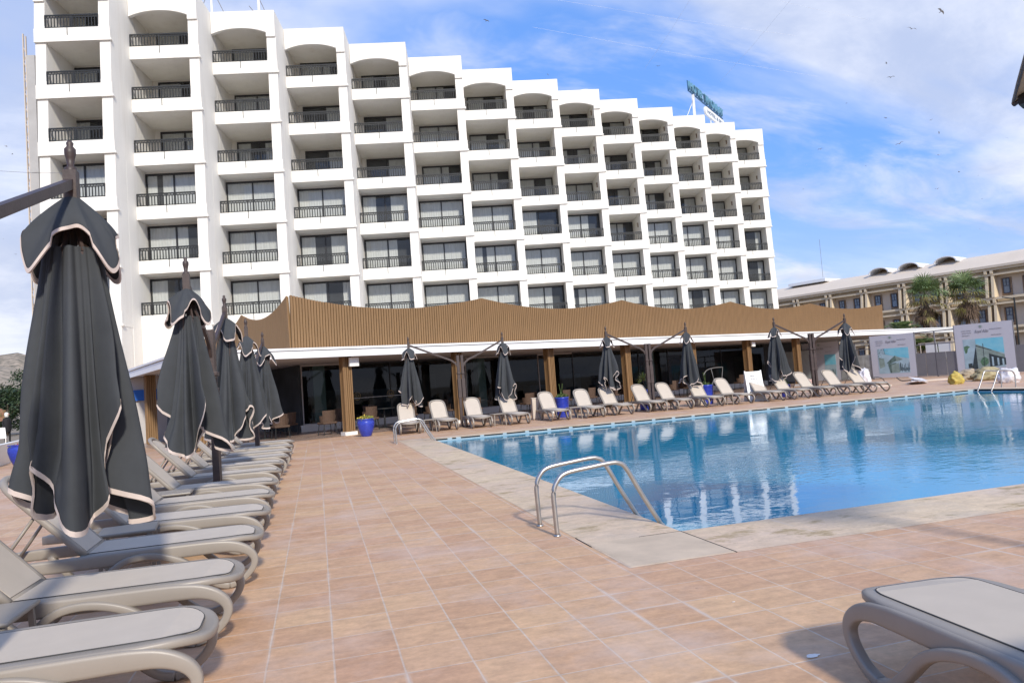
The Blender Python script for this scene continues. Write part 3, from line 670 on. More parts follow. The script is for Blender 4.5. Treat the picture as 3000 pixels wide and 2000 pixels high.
# ------------------------------------------------------------------ parasols (closed, cantilever)
def sm(x): x=max(0,min(1,x)); return x*x*(3-2*x)
def cloth(seed,r0,r1,L0,amp,hood=False,nt=160,nz=30):
    rnd=random.Random(seed); ph=[rnd.random()*2*PI for _ in range(8)]
    def LL(th):
        if hood: return L0+amp*math.cos(4*th+ph[0])+.03*math.cos(8*th+ph[1])
        c=.5+.5*math.cos(4*th+ph[0]); d=.5+.5*math.cos(8*th+ph[1]); e=.5+.5*math.cos(3*th+ph[2])
        return L0-amp*(1-c**.7)*.75-amp*.55*(e**2)*d
    def pt(t,th,off=0):
        if hood:
            rb=r0+(r1-r0)*(1-(1-t)**1.5)
            f=1+.16*math.cos(4*th+ph[0])*t+.05*math.cos(7*th+ph[3])*t+.04*math.cos(11*th+ph[4])*t*t
            r=rb*f+off; return (r*math.cos(th),r*math.sin(th),-t*LL(th)+ (0.05*t*t*(1 if math.cos(4*th+ph[0])<0 else 0)))
        rb=r0+(r1-r0)*t**.85
        k=.16+.38*sm(t*1.5)
        fo=.48*math.cos(8*th+ph[3]+.5*t)+.34*math.cos(13*th+ph[4])+.22*math.cos(5*th+ph[5]-t)+.20*math.cos(23*th+ph[0]+t)
        sharp=math.copysign(abs(fo)**.8,fo)
        f=1+k*sharp+.12*t*t*math.cos(3*th+ph[6])
        fl=.05*sm((t-.8)/.2)*math.cos(6*th+ph[7])
        r=max(.035,rb*f+fl)+off
        tw=.16*t*math.sin(4*th+ph[2])
        return (r*math.cos(th+tw),r*math.sin(th+tw),-t*LL(th))
    a=MB(); a.smooth=True; vs=[]; fs=[]
    for j in range(nz+1):
        for i in range(nt): vs.append(pt(j/nz,2*PI*i/nt))
    for j in range(nz):
        for i in range(nt): l=(i+1)%nt; fs.append((j*nt+i,j*nt+l,(j+1)*nt+l,(j+1)*nt+i)[::-1])
    a.add(vs,fs)
    b=MB(); b.smooth=True
    wd=.026 if not hood else .024
    for off in (.006,-.006):
        vs=[]
        for i in range(nt):
            th=2*PI*i/nt; l=LL(th); p0=pt(1-wd/l,th,off); p1=pt(1,th,off); vs+=[p0,(p1[0],p1[1],p1[2]-.006)]
        b.add(vs,[(2*i,2*((i+1)%nt),2*((i+1)%nt)+1,2*i+1) for i in range(nt)])
    vs=[]
    for i in range(nt):
        th=2*PI*i/nt
        for off in (.006,-.006): p=pt(1,th,off); vs.append((p[0],p[1],p[2]-.006))
    b.add(vs,[(2*i,2*((i+1)%nt),2*((i+1)%nt)+1,2*i+1) for i in range(nt)])
    return a.mesh('canopy',M['cloth']),b.mesh('trim',M['trim'])
ZT=2.76
body=[cloth(3,.145,.268,1.76,.62),cloth(8,.11,.27,1.66,.60),cloth(15,.115,.27,1.70,.55),cloth(22,.11,.28,1.62,.65)]
hoods=[cloth(31,.05,.27,.37,.11,True),cloth(36,.04,.235,.33,.11,True),cloth(41,.04,.23,.31,.11,True)]
def parasol(loc,pole,label,bv,hv,rot,group,double=True,ext=0):
    """loc: xy of hanging canopy; pole: xy of its own post"""
    t=empty('cantilever_parasol',label,'parasol',(loc[0],loc[1],0),0,group)
    d=Vector((loc[0]-pole[0],loc[1]-pole[1],0)); dn=d.normalized(); p=-d
    a=MB(); a.bar((p.x,p.y,0),(p.x,p.y,2.42),.09,.09,up=tuple(dn)); a.bar((p.x,p.y,.0),(p.x,p.y,.02),.3,.3,up=tuple(dn)); a.build('pole',M['pole'],t)
    a=MB(); a.bar((p.x,p.y,.98),(p.x,p.y,1.62),.125,.125,up=tuple(dn)); a.bar((p.x,p.y,1.78),(p.x,p.y,1.84),.15,.12,up=tuple(dn)); bevel(a.build('crank_box',M['pole'],t),.01)
    a=MB(); q0=p+dn*.03
    a.sweep([tuple(q0+Vector((0,0,2.05))),tuple(q0+dn*.06+Vector((0,0,2.16))),tuple(q0+dn*.2+Vector((0,0,2.27))),tuple(q0+dn*.42+Vector((0,0,2.36))),(0,0,2.86)],(.030,.043),4,up=(0,0,1),expo=1.0) 
    a.build('arm',M['pole'],t)
    a=MB(); a.bar((0,0,ZT-.06),(0,0,2.94),.075,.075,up=tuple(dn)); a.build('arm_end',M['pole'],t)
    a=MB(); a.smooth=True; a.lathe([(.035,2.94),(.035,2.96),(.02,2.97),(.026,3.02),(.034,3.05),(.034,3.08),(.018,3.10),(.022,3.12),(.012,3.135),(0,3.14)],12); a.build('finial',M['pole'],t)
    a=MB(); a.tube([(0,0,ZT-.1),(0,0,.95)],.022,8)
    for k in range(8):
        th=2*PI*k/8+rot; x,y=math.cos(th),math.sin(th)
        a.bar((.03*x,.03*y,ZT-.10),(.13*x,.13*y,ZT-.36),.018,.026); a.bar((.13*x,.13*y,ZT-.36),(.04*x,.04*y,ZT-1.4),.016,.02)
    a.build('rib',M['pole'],t)
    c=place('canopy',body[bv][0],t,(0,0,ZT-.33),rot); place('trim',body[bv][1],c)
    h=place('canopy_hood',hoods[hv][0],t,(0,0,ZT),rot+.4); place('trim',hoods[hv][1],h)
    return t
G1='closed parasols along the left loungers'; G2='closed parasols across the pool'
X_=-1.38
parasol((X_-.05,5.1),(X_-.05,3.42),'largest closed grey parasol filling the left edge, nearest the camera',0,0,2.2,G1)
parasol((X_-.02,9.15),(X_,10.78),'second closed grey parasol from the camera, left of the brown post',3,1,1.3,G1)
parasol((X_+.02,12.5),(X_,10.92),'third closed grey parasol from the camera, just right of the brown post',1,2,2.1,G1)
parasol((X_+.02,16.2),(X_,17.83),'fourth closed grey parasol from the camera in the left row',2,1,.2,G1)
parasol((X_+.12,19.6),(X_,17.97),'fifth and farthest closed grey parasol of the left row',1,0,1.0,G1)
PY=24.2
for q,(x,px,lab) in enumerate(((3.05,4.69,'leftmost of the closed parasols across the pool, left of the first post'),(6.30,4.83,'closed parasol across the pool just right of the first post'),(10.16,11.68,'closed parasol across the pool left of the middle post'),(13.35,11.82,'closed parasol across the pool right of the middle post'),(17.14,18.68,'closed parasol across the pool left of the last post, by the white panels'),(20.38,18.82,'rightmost of the closed parasols across the pool, by the hoardings'))):
    parasol((x,PY),(px,PY),lab,[2,1,3,2,0,3][q],[2,1,2,1,2,0][q],q*1.3+.5,G2)

# open parasol corner at the upper right
fh=Vector((math.sin(YAW),math.cos(YAW),0)); rh=Vector((math.cos(YAW),-math.sin(YAW),0))
T_=gnd(2968,298,3.14); T_.z=0; A_=T_+(-fh*.86-rh*.51)*2.5; B_=T_+(rh*.86-fh*.51)*2.5; D_=A_+B_-T_; C_c=(A_+B_)/2
t=empty('open_parasol','edge of an open parasol with a dark lamp under it, cut by the right border','parasol',(C_c.x,C_c.y,0))
cor=[tuple(v-C_c+Vector((0,0,3.14))) for v in (A_,T_,B_,D_)]; apex=(0,0,4.3)
def cv(c,s):
    return (c[0]*s,c[1]*s,apex[2]+(c[2]-apex[2])*(1-(1-s)**1.4))
a=MB()
for p,q in zip(cor,cor[1:]+cor[:1]):
    for k in range(10): a.quad(cv(p,k/10),cv(q,k/10),cv(q,(k+1)/10),cv(p,(k+1)/10))
o=a.build('canopy',mat('grey_green_canvas',(.30,.31,.28),.8,var=.1),t); o.modifiers.new('solid','SOLIDIFY').thickness=.012
a=MB(); a.smooth=True; P=[]
for p,q in zip(cor,cor[1:]+cor[:1]): P+=[tuple(Vector(p).lerp(Vector(q),k/6)) for k in range(6)]
a.sweep(P,(.012,.018),8,closed=True)
for c in cor: a.sweep([(x,y,z-.02) for x,y,z in [cv(c,k/10) for k in range(11)]],(.018,.02),8)
a.build('rim',M['pole'],t)
lpv=T_-C_c+(C_c-T_).normalized()*.13
a=MB(); a.box(-.07,.07,-.06,.06,3.07,3.17); o=a.build('lamp',M['black'],t); o.location=(lpv.x,lpv.y,0); o.rotation_euler=(0,0,.5)
a=MB(); a.bar((0,0,0),(0,0,4.3),.08); a.build('pole',M['pole'],t)

# ------------------------------------------------------------------ ladders
def ladder(loc,rz,label):
    t=empty('pool_ladder',label,'pool ladder',loc,rz,'steel pool ladders')
    pr_=[(0,0),(-.008,.22),(-.008,.38),(.03,.475),(.12,.545),(.35,.575),(.56,.594),(.64,.585),(.71,.53),(.85,.27),(1.0,.01),(1.05,-.07),(1.08,-.3),(1.08,-1.1)]
    for s in (-.26,.26):
        a=MB(); a.smooth=True; a.tube(spline([(x,s,z) for x,z in pr_],5),.0215,12); a.lathe([(.034,.004),(.034,.010),(.024,.016)],16,(0,s)); r_=a.build('handrail',M['steel'],t)
    for z in (-.4,-.7,-1.0): a=MB(); a.box(1.03,1.13,-.25,.25,z,z+.025); a.build('step',M['steel'],t)
    return t
# rail bases on the deck
ladder((2.0,6.49,.0),0,'steel pool ladder at the near left corner of the pool, closest to the camera')
ladder((1.95,19.4,.0),0,'steel pool ladder at the far left corner of the pool')
ladder((22.62,19.35,.0),PI,'steel pool ladder at the far right corner of the pool')

# ------------------------------------------------------------------ pots
def pot(loc,label,h=.56,r=.27,plant='flowers',seed=1,style=0):
    t=empty('blue_pot',label,'plant pot',loc,0,'cobalt blue glazed pots'); rnd=random.Random(seed)
    if style==0: pf=[(0,0),(.55*r,0),(.60*r,.03*h),(.86*r,.38*h),(1.0*r,.68*h),(.99*r,.84*h),(.90*r,.93*h),(.98*r,.965*h),(1.0*r,h),(.86*r,h),(.80*r,.9*h),(0,.88*h)]
    else: pf=[(0,0),(.80*r,0),(.83*r,.05*h),(.95*r,.5*h),(1.0*r,.93*h),(1.04*r,.95*h),(1.04*r,h),(.9*r,h),(.88*r,.92*h),(0,.9*h)]
    a=MB(); a.smooth=True; a.lathe(pf[:-1],32); a.build('pot',M['bluepot'],t)
    a=MB(); a.lathe([(.85*r,.9*h),(0,.905*h)],20); a.build('soil',M['soil'],t)
    a=MB(); b=MB(); z0=.9*h
    if plant=='dracaena':
        a2=MB(); a2.tube([(0,0,z0),(.02,.01,z0+.25),(-.01,0,z0+.42)],.018,6); a2.build('stem',M['bark'],t)
        for q in range(70):
            th=rnd.random()*2*PI; el=rnd.uniform(-.25,1.4); L=rnd.uniform(.22,.38); d=Vector((math.cos(th)*math.cos(el),math.sin(th)*math.cos(el),math.sin(el)))
            sd2=d.cross(Vector((0,0,1))).normalized()*.012; p=Vector((-.01,0,z0+.42+rnd.random()*.08)); m_=p+d*L*.55; e=p+d*L-Vector((0,0,.10*L/.3*abs(math.cos(el))))
            a.add([p-sd2,p+sd2,m_+sd2*1.4,m_-sd2*1.4,e],[(0,1,2,3),(3,2,4)])
        a.build('foliage',M['leafy'],t); return t
    nl={'flowers':260,'green':300,'red':200,'small':120}[plant]; hh={'flowers':.17,'green':.22,'red':.09,'small':.2}[plant]
    for q in range(nl):
        th=rnd.random()*2*PI; rr2=r*math.sqrt(rnd.random())*1.0; z=z0+rnd.random()**.7*hh*(1.2-rr2/r*.6); c=Vector((rr2*math.cos(th),rr2*math.sin(th),z))
        n=Vector((rnd.gauss(0,1),rnd.gauss(0,1),rnd.gauss(.4,1))).normalized(); x=n.orthogonal().normalized()*rnd.uniform(.018,.034); y=n.cross(x.normalized())*rnd.uniform(.012,.022)
        tgt=b if (plant in('flowers','red') and rnd.random()<(.25 if plant=='flowers' else .65) and z>z0+.4*hh) else a
        tgt.add([c-x,c-y,c+x,c+y],[(0,1,2,3)])
    for q in range(14): th=rnd.random()*6.28; a.tube([(0,0,z0-.02),(r*.6*math.cos(th),r*.6*math.sin(th),z0+hh*.7)],.004,4)
    if plant in ('green','small'):
        for q in range(6): th=rnd.random()*6.28; a.tube([(0,0,z0),(.03*math.cos(th),.03*math.sin(th),z0+.3),(.07*math.cos(th),.07*math.sin(th),z0+.55)],.004,4)
    a.build('foliage',M['leaf'] if plant!='flowers' else M['leafy'],t)
    if b.v: b.build('flowers',M['petal'] if plant=='red' else mat('yellow_flowers',(.65,.45,.05),.6),t)
    return t
pot((1.47,23.65,0),'cobalt blue urn with yellow flowers right of the first wooden column',plant='flowers',seed=4)
pot((-8.22,23.9,0),'cobalt blue urn with red flowers at the far left by the white wall',h=.63,r=.36,plant='red',seed=5)
pot((8.42,24.55,0),'straight sided blue pot with leafy green plant behind the fifth far lounger',h=.72,r=.25,plant='green',seed=6,style=1)
pot((11.72,24.7,0),'blue pot with spiky yellow green plant beside the middle parasol post',h=.74,r=.24,plant='dracaena',seed=7,style=1)
pot((14.33,24.8,0),'blue pot with small sparse plant beside the second cream cabinet',h=.74,r=.28,plant='small',seed=8,style=1)
pot((17.9,24.9,0),'small blue pot under the fifth far parasol',h=.5,r=.19,plant='small',seed=9,style=1)
for x,y,l in ((7.50,24.6,'cream cabinet left of the straight blue pot, behind the fifth far lounger'),(13.86,24.65,'cream cabinet behind the ninth far lounger beside a blue pot')):
    t=empty('cream_cabinet',l,'cabinet',(x,y,0),R(-8),'cream cabinets behind the far loungers'); a=MB(); a.box(-.19,.19,-.17,.17,.03,.74); bevel(a.build('body',M['cream'],t),.012)
    a=MB(); a.box(-.2,.2,-.18,.18,.74,.77); a.build('top',M['cream'],t); a=MB(); a.box(-.16,.16,-.14,.14,0,.03); a.build('foot',M['cream'],t)
    a=MB(); a.box(-.155,.155,-.178,-.171,.08,.68); a.build('door',M['cream'],t)
# A-frame board
t=empty('sandwich_board','white A-frame notice board standing behind the tenth far lounger','notice board',(16.08,24.3,0),R(-16))
a=MB()
def tilt_panel(mb,sgn,mi=0):
    mb.hexa([(-.28,sgn*.30,0),(.28,sgn*.30,0),(.28,sgn*.30+.02,0),(-.28,sgn*.30+.02,0)],[(-.28,sgn*.02,1.12),(.28,sgn*.02,1.12),(.28,sgn*.02+.02,1.12),(-.28,sgn*.02+.02,1.12)])
tilt_panel(a,-1); tilt_panel(a,1); a.build('panel',M['whitepl'],t)
a=MB()
for x in (-.3,.3):
    for sg in (-1,1): a.bar((x,sg*.31,0),(x,sg*.02,1.15),.03)
a.build('frame',M['whitepl'],t)
tl=math.atan2(.28,1.12)
for sx,z,s_ in ((-.13,.93,'MENU'),(-.12,.80,'SNACK'),(-.12,.66,'12 - 16 H')):
    text('lettering',s_,.10 if z<.7 else .085,M['ink'],t,(sx-.02,-.30+.28*z/1.12-.012,z),rot=(PI/2-tl,0,0),ext=.001)

# ------------------------------------------------------------------ hoardings and fence
FN=Vector((-.355,.935,0)); FP=Vector((32.5,32.1,0))
def fl(px,py=1000):
    d=ray(px,py); det=d.x*(-FN.y)+FN.x*d.y; t_=(FP.x*(-FN.y)+FN.x*FP.y)/det; p=d*t_; s_=(p-FP).dot(FN)/FN.length_squared; return s_
fang=math.atan2(-FN.y,-FN.x)  # local x runs left to right as seen
def fence_obj(name,label,cat,sa,group=None): return empty(name,label,cat,FP+FN*sa,fang,group)
def board(pa,pb,h,label,art):
    sa,sb=fl(pa),fl(pb); Wd=(sa-sb)*FN.length; t=fence_obj('hoarding_panel',label,'hoarding',sa,'printed hoardings along the building site')
    a=MB(); a.box(0,Wd,-.02,.02,.06,h); a.build('panel',M['paper'],t)
    a=MB()
    for x in (-.03,Wd): a.box(x,x+.04,-.02,.04,0,h+.02)
    a.box(0,Wd,.021,.05,h*.5,h*.5+.04); a.build('frame',M['sheet'],t)
    yy=-.024
    def rect(x0,x1,z0,z1,m,y=yy,name='print'):
        b=MB(); b.box(x0*Wd,x1*Wd,y-.002,y+.002,z0*h,z1*h); return b.build(name,m,t)
    def poly(pts,m,y):
        b=MB(); n=len(pts); b.add([(x*Wd,y,z*h) for x,z in pts],[tuple(range(n))]); return b.build('print',m,t)
    art(t,Wd,h,rect,poly)
    # script title and small captions
    text('title','Royal Atlas',h*.085,M['ink'],t,(Wd*.36,yy-.004,h*.815),ext=.001,shear=.45,width=Wd*.24)
    for x0,z0,s_,wd in ((.13,.86,'HOTEL  AGADIR',.17),(.14,.815,'RENOVATION',.16),(.62,.86,'MAITRE D\'OUVRAGE',.2),(.14,.765,'PROJET',.13),(.64,.745,'RESTAURANT',.17)):
        text('caption',s_.replace('  ',' '),h*.026,M['ink'],t,(Wd*x0,yy-.004,h*z0),ext=.001,width=Wd*wd)
    b=MB(); b.smooth=True
    for k in range(7):
        th=R(20+k*23); b.add([(Wd*.47,yy-.003,h*.90),(Wd*.47+.10*math.cos(th)-.02*math.sin(th),yy-.003,h*.90+.12*math.sin(th)),(Wd*.47+.15*math.cos(th),yy-.003,h*.90+.19*math.sin(th)),(Wd*.47+.10*math.cos(th)+.02*math.sin(th),yy-.003,h*.90+.12*math.sin(th))],[(0,1,2,3)])
    b.build('emblem',M['papergreen'],t)
    return t
def art2(t,Wd,h,rect,poly):
    rect(.14,.83,.13,.70,M['papersky'])
    poly([(.36,.70),(.83,.70),(.83,.40),(.62,.45),(.36,.58)],M['paperteal'],-.0285)
    poly([(.36,.60),(.83,.37),(.83,.22),(.36,.22),(.36,.13),(.83,.13),(.83,.22),(.37,.22)][:4],M['papergreen'],-.029)
    poly([(.355,.575),(.62,.47),(.62,.455),(.355,.555)],M['paperdark'],-.0295)
    poly([(.27,.16),(.355,.55),(.365,.10),(.27,.12)],M['paperdark'],-.030)
    poly([(.36,.55),(.55,.42),(.56,.13),(.37,.11)],M['papergreen'],-.0305)
    poly([(.57,.40),(.84,.30),(.84,.17),(.57,.14)],M['paperdark'],-.031)
    poly([(.61,.34),(.64,.33),(.64,.16),(.61,.155)],M['papersky'],-.0315); poly([(.70,.31),(.73,.305),(.73,.17),(.70,.165)],M['papersky'],-.0315); poly([(.78,.29),(.81,.285),(.81,.17),(.78,.165)],M['papersky'],-.0315)
    poly([(.44,.17),(.41,.25),(.45,.32),(.50,.34),(.55,.30),(.55,.22),(.50,.17)],M['papertree'],-.032); poly([(.475,.13),(.478,.60),(.488,.60),(.485,.13)],M['paperdark'],-.0325)
    poly([(.15,.56),(.21,.58),(.26,.55),(.22,.52),(.20,.44),(.17,.42),(.15,.50)],M['papertree'],-.029); poly([(.20,.22),(.27,.23),(.27,.13),(.20,.14)],M['paperdark'],-.029)
def art1(t,Wd,h,rect,poly):
    rect(.16,.86,.12,.69,M['papersky'])
    poly([(.30,.69),(.86,.69),(.86,.44),(.56,.50),(.33,.56)],M['paperteal'],-.0285)
    poly([(.35,.36),(.55,.52),(.58,.40),(.40,.32)],M['papermid'],-.029); poly([(.55,.52),(.72,.42),(.58,.38)],M['papergreen'],-.0295)
    poly([(.38,.32),(.57,.36),(.57,.14),(.42,.13)],M['papermid'],-.030); poly([(.45,.31),(.62,.35),(.64,.14),(.46,.13)],M['papergreen'],-.0305)
    poly([(.17,.50),(.30,.46),(.31,.28),(.19,.24)],M['papergreen'],-.029)
    rnd=random.Random(5)
    for k in range(16):
        x=.64+k*.014; z=rnd.uniform(.14,.18); hh=rnd.uniform(.05,.20); poly([(x,z),(x,z+hh),(x+.009,z+hh*.9),(x+.008,z)],M['paperdark'] if k%2 else M['papermid'],-.0315)
    for k in range(60):
        x=.165+rnd.random()**1.6*.24; z=.69-rnd.random()*(.22 if x<.24 else .12); s_=rnd.uniform(.008,.018); poly([(x,z),(x+s_,z+s_*.4),(x+s_*.6,z-s_*.6)],M['paperdark'],-.032)
def art0(t,Wd,h,rect,poly):
    rect(.60,.90,.10,.66,M['papersky']); rect(.61,.90,.42,.68,M['paperteal'],-.0285)
    rnd=random.Random(9)
    for k in range(14): x=.64+k*.017; z=rnd.uniform(.10,.2); poly([(x,z),(x,z+rnd.uniform(.06,.2)),(x+.01,z+.12),(x+.009,z)],M['papermid'],-.032)
    rect(.12,.30,.3,.5,M['paperdark'],-.0285)
board(2347,2455,2.42,'leftmost printed hoarding, half hidden behind the last double parasol post',art0)
board(2548,2678,2.50,'middle printed hoarding showing a grey-green pavilion under a teal sky',art1)
board(2798,2971,2.66,'rightmost and largest printed hoarding with a long building drawing',art2)
def metal_fence(pa,pb,h,label,mt,rails_=True,hh=2.35):
    sa,sb=fl(pa),fl(pb); Wd=(sa-sb)*FN.length; t=fence_obj('site_fence',label,'fence',sa,'site fence bays between the hoardings')
    a=MB(); 
    n=4
    for k in range(n): a.box(Wd*k/n+.01,Wd*(k+1)/n-.01,.0+.01*(k%2),.03+.01*(k%2),.05,h)
    a.build('sheet_panel',mt,t)
    if rails_:
        a=MB()
        for k in range(3): x=Wd*k/2; a.box(x-.03,x+.03,.04,.10,0,hh)
        a.box(0,Wd,.04,.08,hh-.06,hh); a.box(0,Wd,.04,.08,1.75,1.80); a.build('frame',M['sheet'],t)
    return t
metal_fence(2455,2548,1.45,'stained pale panel fence bay between the left and middle hoardings',M['glasspanel'],hh=2.2)
metal_fence(2678,2798,1.32,'grey sheet metal fence bay between the middle and right hoardings',M['sheet'],hh=2.5)
metal_fence(2971,3260,1.40,'grey sheet metal fence running out of frame on the right',M['sheet'],False)
t=fence_obj('panel_stack','two tall white panels leaning behind the fifth far parasol','panels',fl(2288)); 
for k in (0,1):
    a=MB(); a.box(.05+k*1.05,1.02+k*1.05,-.25,-.20,.1,2.0); a.build('panel',mat('milky_panel%d'%k,(.42,.46,.46),.4,var=.08),t)
a=MB(); a.box(-.02,2.2,-.19,-.15,0,2.05); a.build('frame',M['sheet'],t)
t=empty('site_cabin','white panels and low railing seen through the fence gap','site cabin',FP+FN*fl(2700)+Vector((2.2,1.2,0)),fang)
for k,x in enumerate((-.6,.1,1.6,2.35)):
    a=MB(); a.box(x,x+.62,0,.05,1.0,1.85); a.build('panel',M['whitepl'],t)
a=MB(); a.box(-1,3.4,-.02,.02,1.86,1.90); [a.box(x,x+.03,-.02,.02,0,1.9) for x in (-.9,.75,1.2,3.1)]; a.build('railing',M['cream'],t)

# debris on the far deck
def blob(name,label,loc,sx,sy,sz,m,seed,cat,amp=.35):
    bm=bmesh.new(); bmesh.ops.create_icosphere(bm,subdivisions=4,radius=1)
    for v in bm.verts:
        n=noise.fractal(v.co*1.6+Vector((seed,0,0)),1.,2.,4)+.5*abs(noise.noise(v.co*4+Vector((seed*2,0,0))))
        v.co*=1+amp*n; v.co=Vector((v.co.x*sx,v.co.y*sy,max(0,(v.co.z+.55)*sz)))
    me=bpy.data.meshes.new(name); bm.to_mesh(me); bm.free(); me.materials.append(m)
    for p in me.polygons: p.use_smooth=True
    o=place(name,me,None,loc); return tag(o,label,cat)
def q4(x,y): return gnd(2550+x/3.92,900+y/3.92)
blob('yellow_sack','crumpled yellow plastic sack on the deck below the fence gap',q4(990,880),.26,.22,.30,M['yellow'],1,'sack')
blob('white_sack','large white rubble sack slumped right of the rightmost hoarding',q4(1680,860)+Vector((0,.3,0)),.38,.32,.36,M['sackw'],2,'sack')
blob('beige_tarp','crumpled beige tarpaulin below the left half of the rightmost hoarding',q4(1130,830),.75,.4,.28,M['sackb'],3,'tarpaulin')
blob('rubble_heap','low heap of yellowish rubble sacks below the rightmost hoarding',q4(1400,830),.9,.5,.32,mat('rubble',(.38,.32,.18),.9,var=.5,vscale=5),4,'rubble')
blob('paper_bundle','crumpled white bundle with a red mark behind the last far lounger',gnd(2542,1125)+Vector((0,.2,0)),.28,.25,.5,M['sackw'],5,'bundle')
blob('cloth_bundle','small orange and white cloth bundle between two far loungers near the last post',gnd(2376,1142)+Vector((0,.1,0)),.26,.2,.32,mat('orange_white',(.62,.40,.33),.8,var=.3,vscale=7),6,'bundle')
t=empty('white_sheets','stack of torn white sheets lying flat in front of the fence gap','sheets',q4(540,880),R(20))
for k in range(4):
    a=MB(); a.box(-.55+k*.08,.35+k*.05,-.3,.25,.03+k*.06,.045+k*.06); o=a.build('sheet',M['sackw'],t); o.rotation_euler=(R(6*k-8),R(8-5*k),R(14*k))
t=empty('timber_plank','long pale timber planks lying on the deck under the fence gap','timber',q4(720,840),R(-12))
for k in range(3): a=MB(); a.box(-1.1+k*.3,1.0+k*.2,-.07+k*.12,.02+k*.12,.0,.05); a.build('plank',M['cream'],t)
t=empty('bent_rail','bent dark rail lying on the deck left of the white sheets','scrap',q4(380,850),0)
a=MB(); a.smooth=True; a.tube(spline([(-.3,.1,.22),(-.15,0,.06),(.2,0,.03),(.9,.05,.03)],5),.03,8); a.build('rail',M['pole'],t)
t=empty('wood_offcuts','pale wooden offcuts on the deck right of the last far lounger','offcuts',gnd(2588,1132),R(5))
for k in range(3): a=MB(); a.box(-.35,.45-.1*k,-.05+k*.16,.03+k*.16,0,.05); a.build('offcut',M['cream'],t)
t=empty('bent_branch','thin curved dark hose loop behind the last far lounger','hose',gnd(2570,1122),0)
a=MB(); a.smooth=True; a.tube(spline([(-.5,0,.02),(-.3,0,.25),(0,0,.30),(.35,0,.2),(.45,0,.02)],5),.018,6); a.build('hose',M['black'],t)
t=empty('exercise_frame','thin grey metal frame with curved bar behind the fifth far parasol','metal frame',rp(20.6,1.0),AR)
a=MB(); a.smooth=True
a.tube(spline([(-.9,0,1.0),(-.6,0,1.25),(0,0,1.35),(.7,0,1.35)],5),.025,8); a.tube([(.7,0,1.35),(.55,0,.75),(-.1,0,.75),(-.25,0,1.33)],.018,6); a.tube([(-.1,0,.75),(-.3,.2,0)],.02,6); a.tube([(.55,0,.75),(.7,.2,0)],.02,6); a.build('bar',M['sheet'],t)

# ------------------------------------------------------------------ beige building
FB=Vector((74.71,77.63,0)); bang=math.atan2(-.935,.355)
bb=empty('beige_building','long beige three-storey building with paired columns and blue windows on the right','building',FB,bang)
# local x: toward the camera side (right in the picture); local y: out to the back (+) ; facade faces -y
# local x axis = -FN direction
X0,X1=-36,36
a=MB(); a.box(X0,X1,1.0,14,0,10.2); a.build('wall',M['beigewall'],bb)
a=MB()
sec=[(-.35,10.75),(-.35,11.05),(.5,11.5),(1.6,12.25),(3.2,12.75),(14,12.75),(14,10.2),(1.2,10.2),(1.2,10.75)]
n=len(sec); a.add([(X0,y,z) for y,z in sec]+[(X1,y,z) for y,z in sec],[tuple(range(n)),tuple(range(2*n-1,n-1,-1))]+[(q,n+q,n+(q+1)%n,(q+1)%n) for q in range(n)])
rf=a.build('roof',M['roofbeige'],bb)
a=MB()
for z in (10.45,6.95,3.45):
    a.box(X0,X1,-.15,.35,z,z+.28); a.box(X0,X1,-.05,.3,z-.62,z-.40); a.box(X0,X1,.55,1.0,z-.62,z+.28)
a.build('beam',M['beigebeam'],bb)
bays=[(-5.12*k+.0) for k in range(-7,8)]
for xb in bays:
    a=MB()
    for dx in (-.42,.22):
        for z in (3.45,6.95,10.45):
            zb=z-3.5+.28; a.hexa([(xb+dx,-.35,zb),(xb+dx+.30,-.35,zb),(xb+dx+.30,1.0,zb),(xb+dx,1.0,zb)],[(xb+dx,-.02,z-.62),(xb+dx+.30,-.02,z-.62),(xb+dx+.30,1.0,z-.62),(xb+dx,1.0,z-.62)])
            a.box(xb+dx,xb+dx+.3,-.22,1.0,z-.4,z+.02)
    a.build('column',M['beigebeam'],bb)
def bwin():
    s=MB(); s.box(-.55,.55,-.02,.10,-1.25,1.0); s.box(-.62,.62,-.05,.10,-1.32,-1.25)
    f=MB(); f.box(-.36,.36,-.10,-.03,.85,.95); f.box(-.36,.36,-.10,-.03,-.85,-.78); f.box(-.36,-.29,-.1,-.03,-.78,.85); f.box(.29,.36,-.1,-.03,-.78,.85); f.box(-.29,.29,-.1,-.03,.0,.06); f.box(-.03,.03,-.1,-.03,.06,.85); f.box(-.29,.29,-.1,-.03,.42,.46)
    p=MB(); p.quad((-.29,-.06,-.78),(.29,-.06,-.78),(.29,-.06,.85),(-.29,-.06,.85))
    return s.mesh('window',M['brick']),f.mesh('frame',M['blueframe']),p.mesh('pane',mat('sky_glass',(.12,.17,.24),.08,spec=.9,var=.2,vscale=1))
bw=bwin()
for xb in bays[:-1]:
    for z in (8.45,4.95,1.5):
        for dx in (1.45,3.65):
            o=place('window',bw[0],bb,(xb+dx,.93,z)); place('frame',bw[1],o); place('pane',bw[2],o)
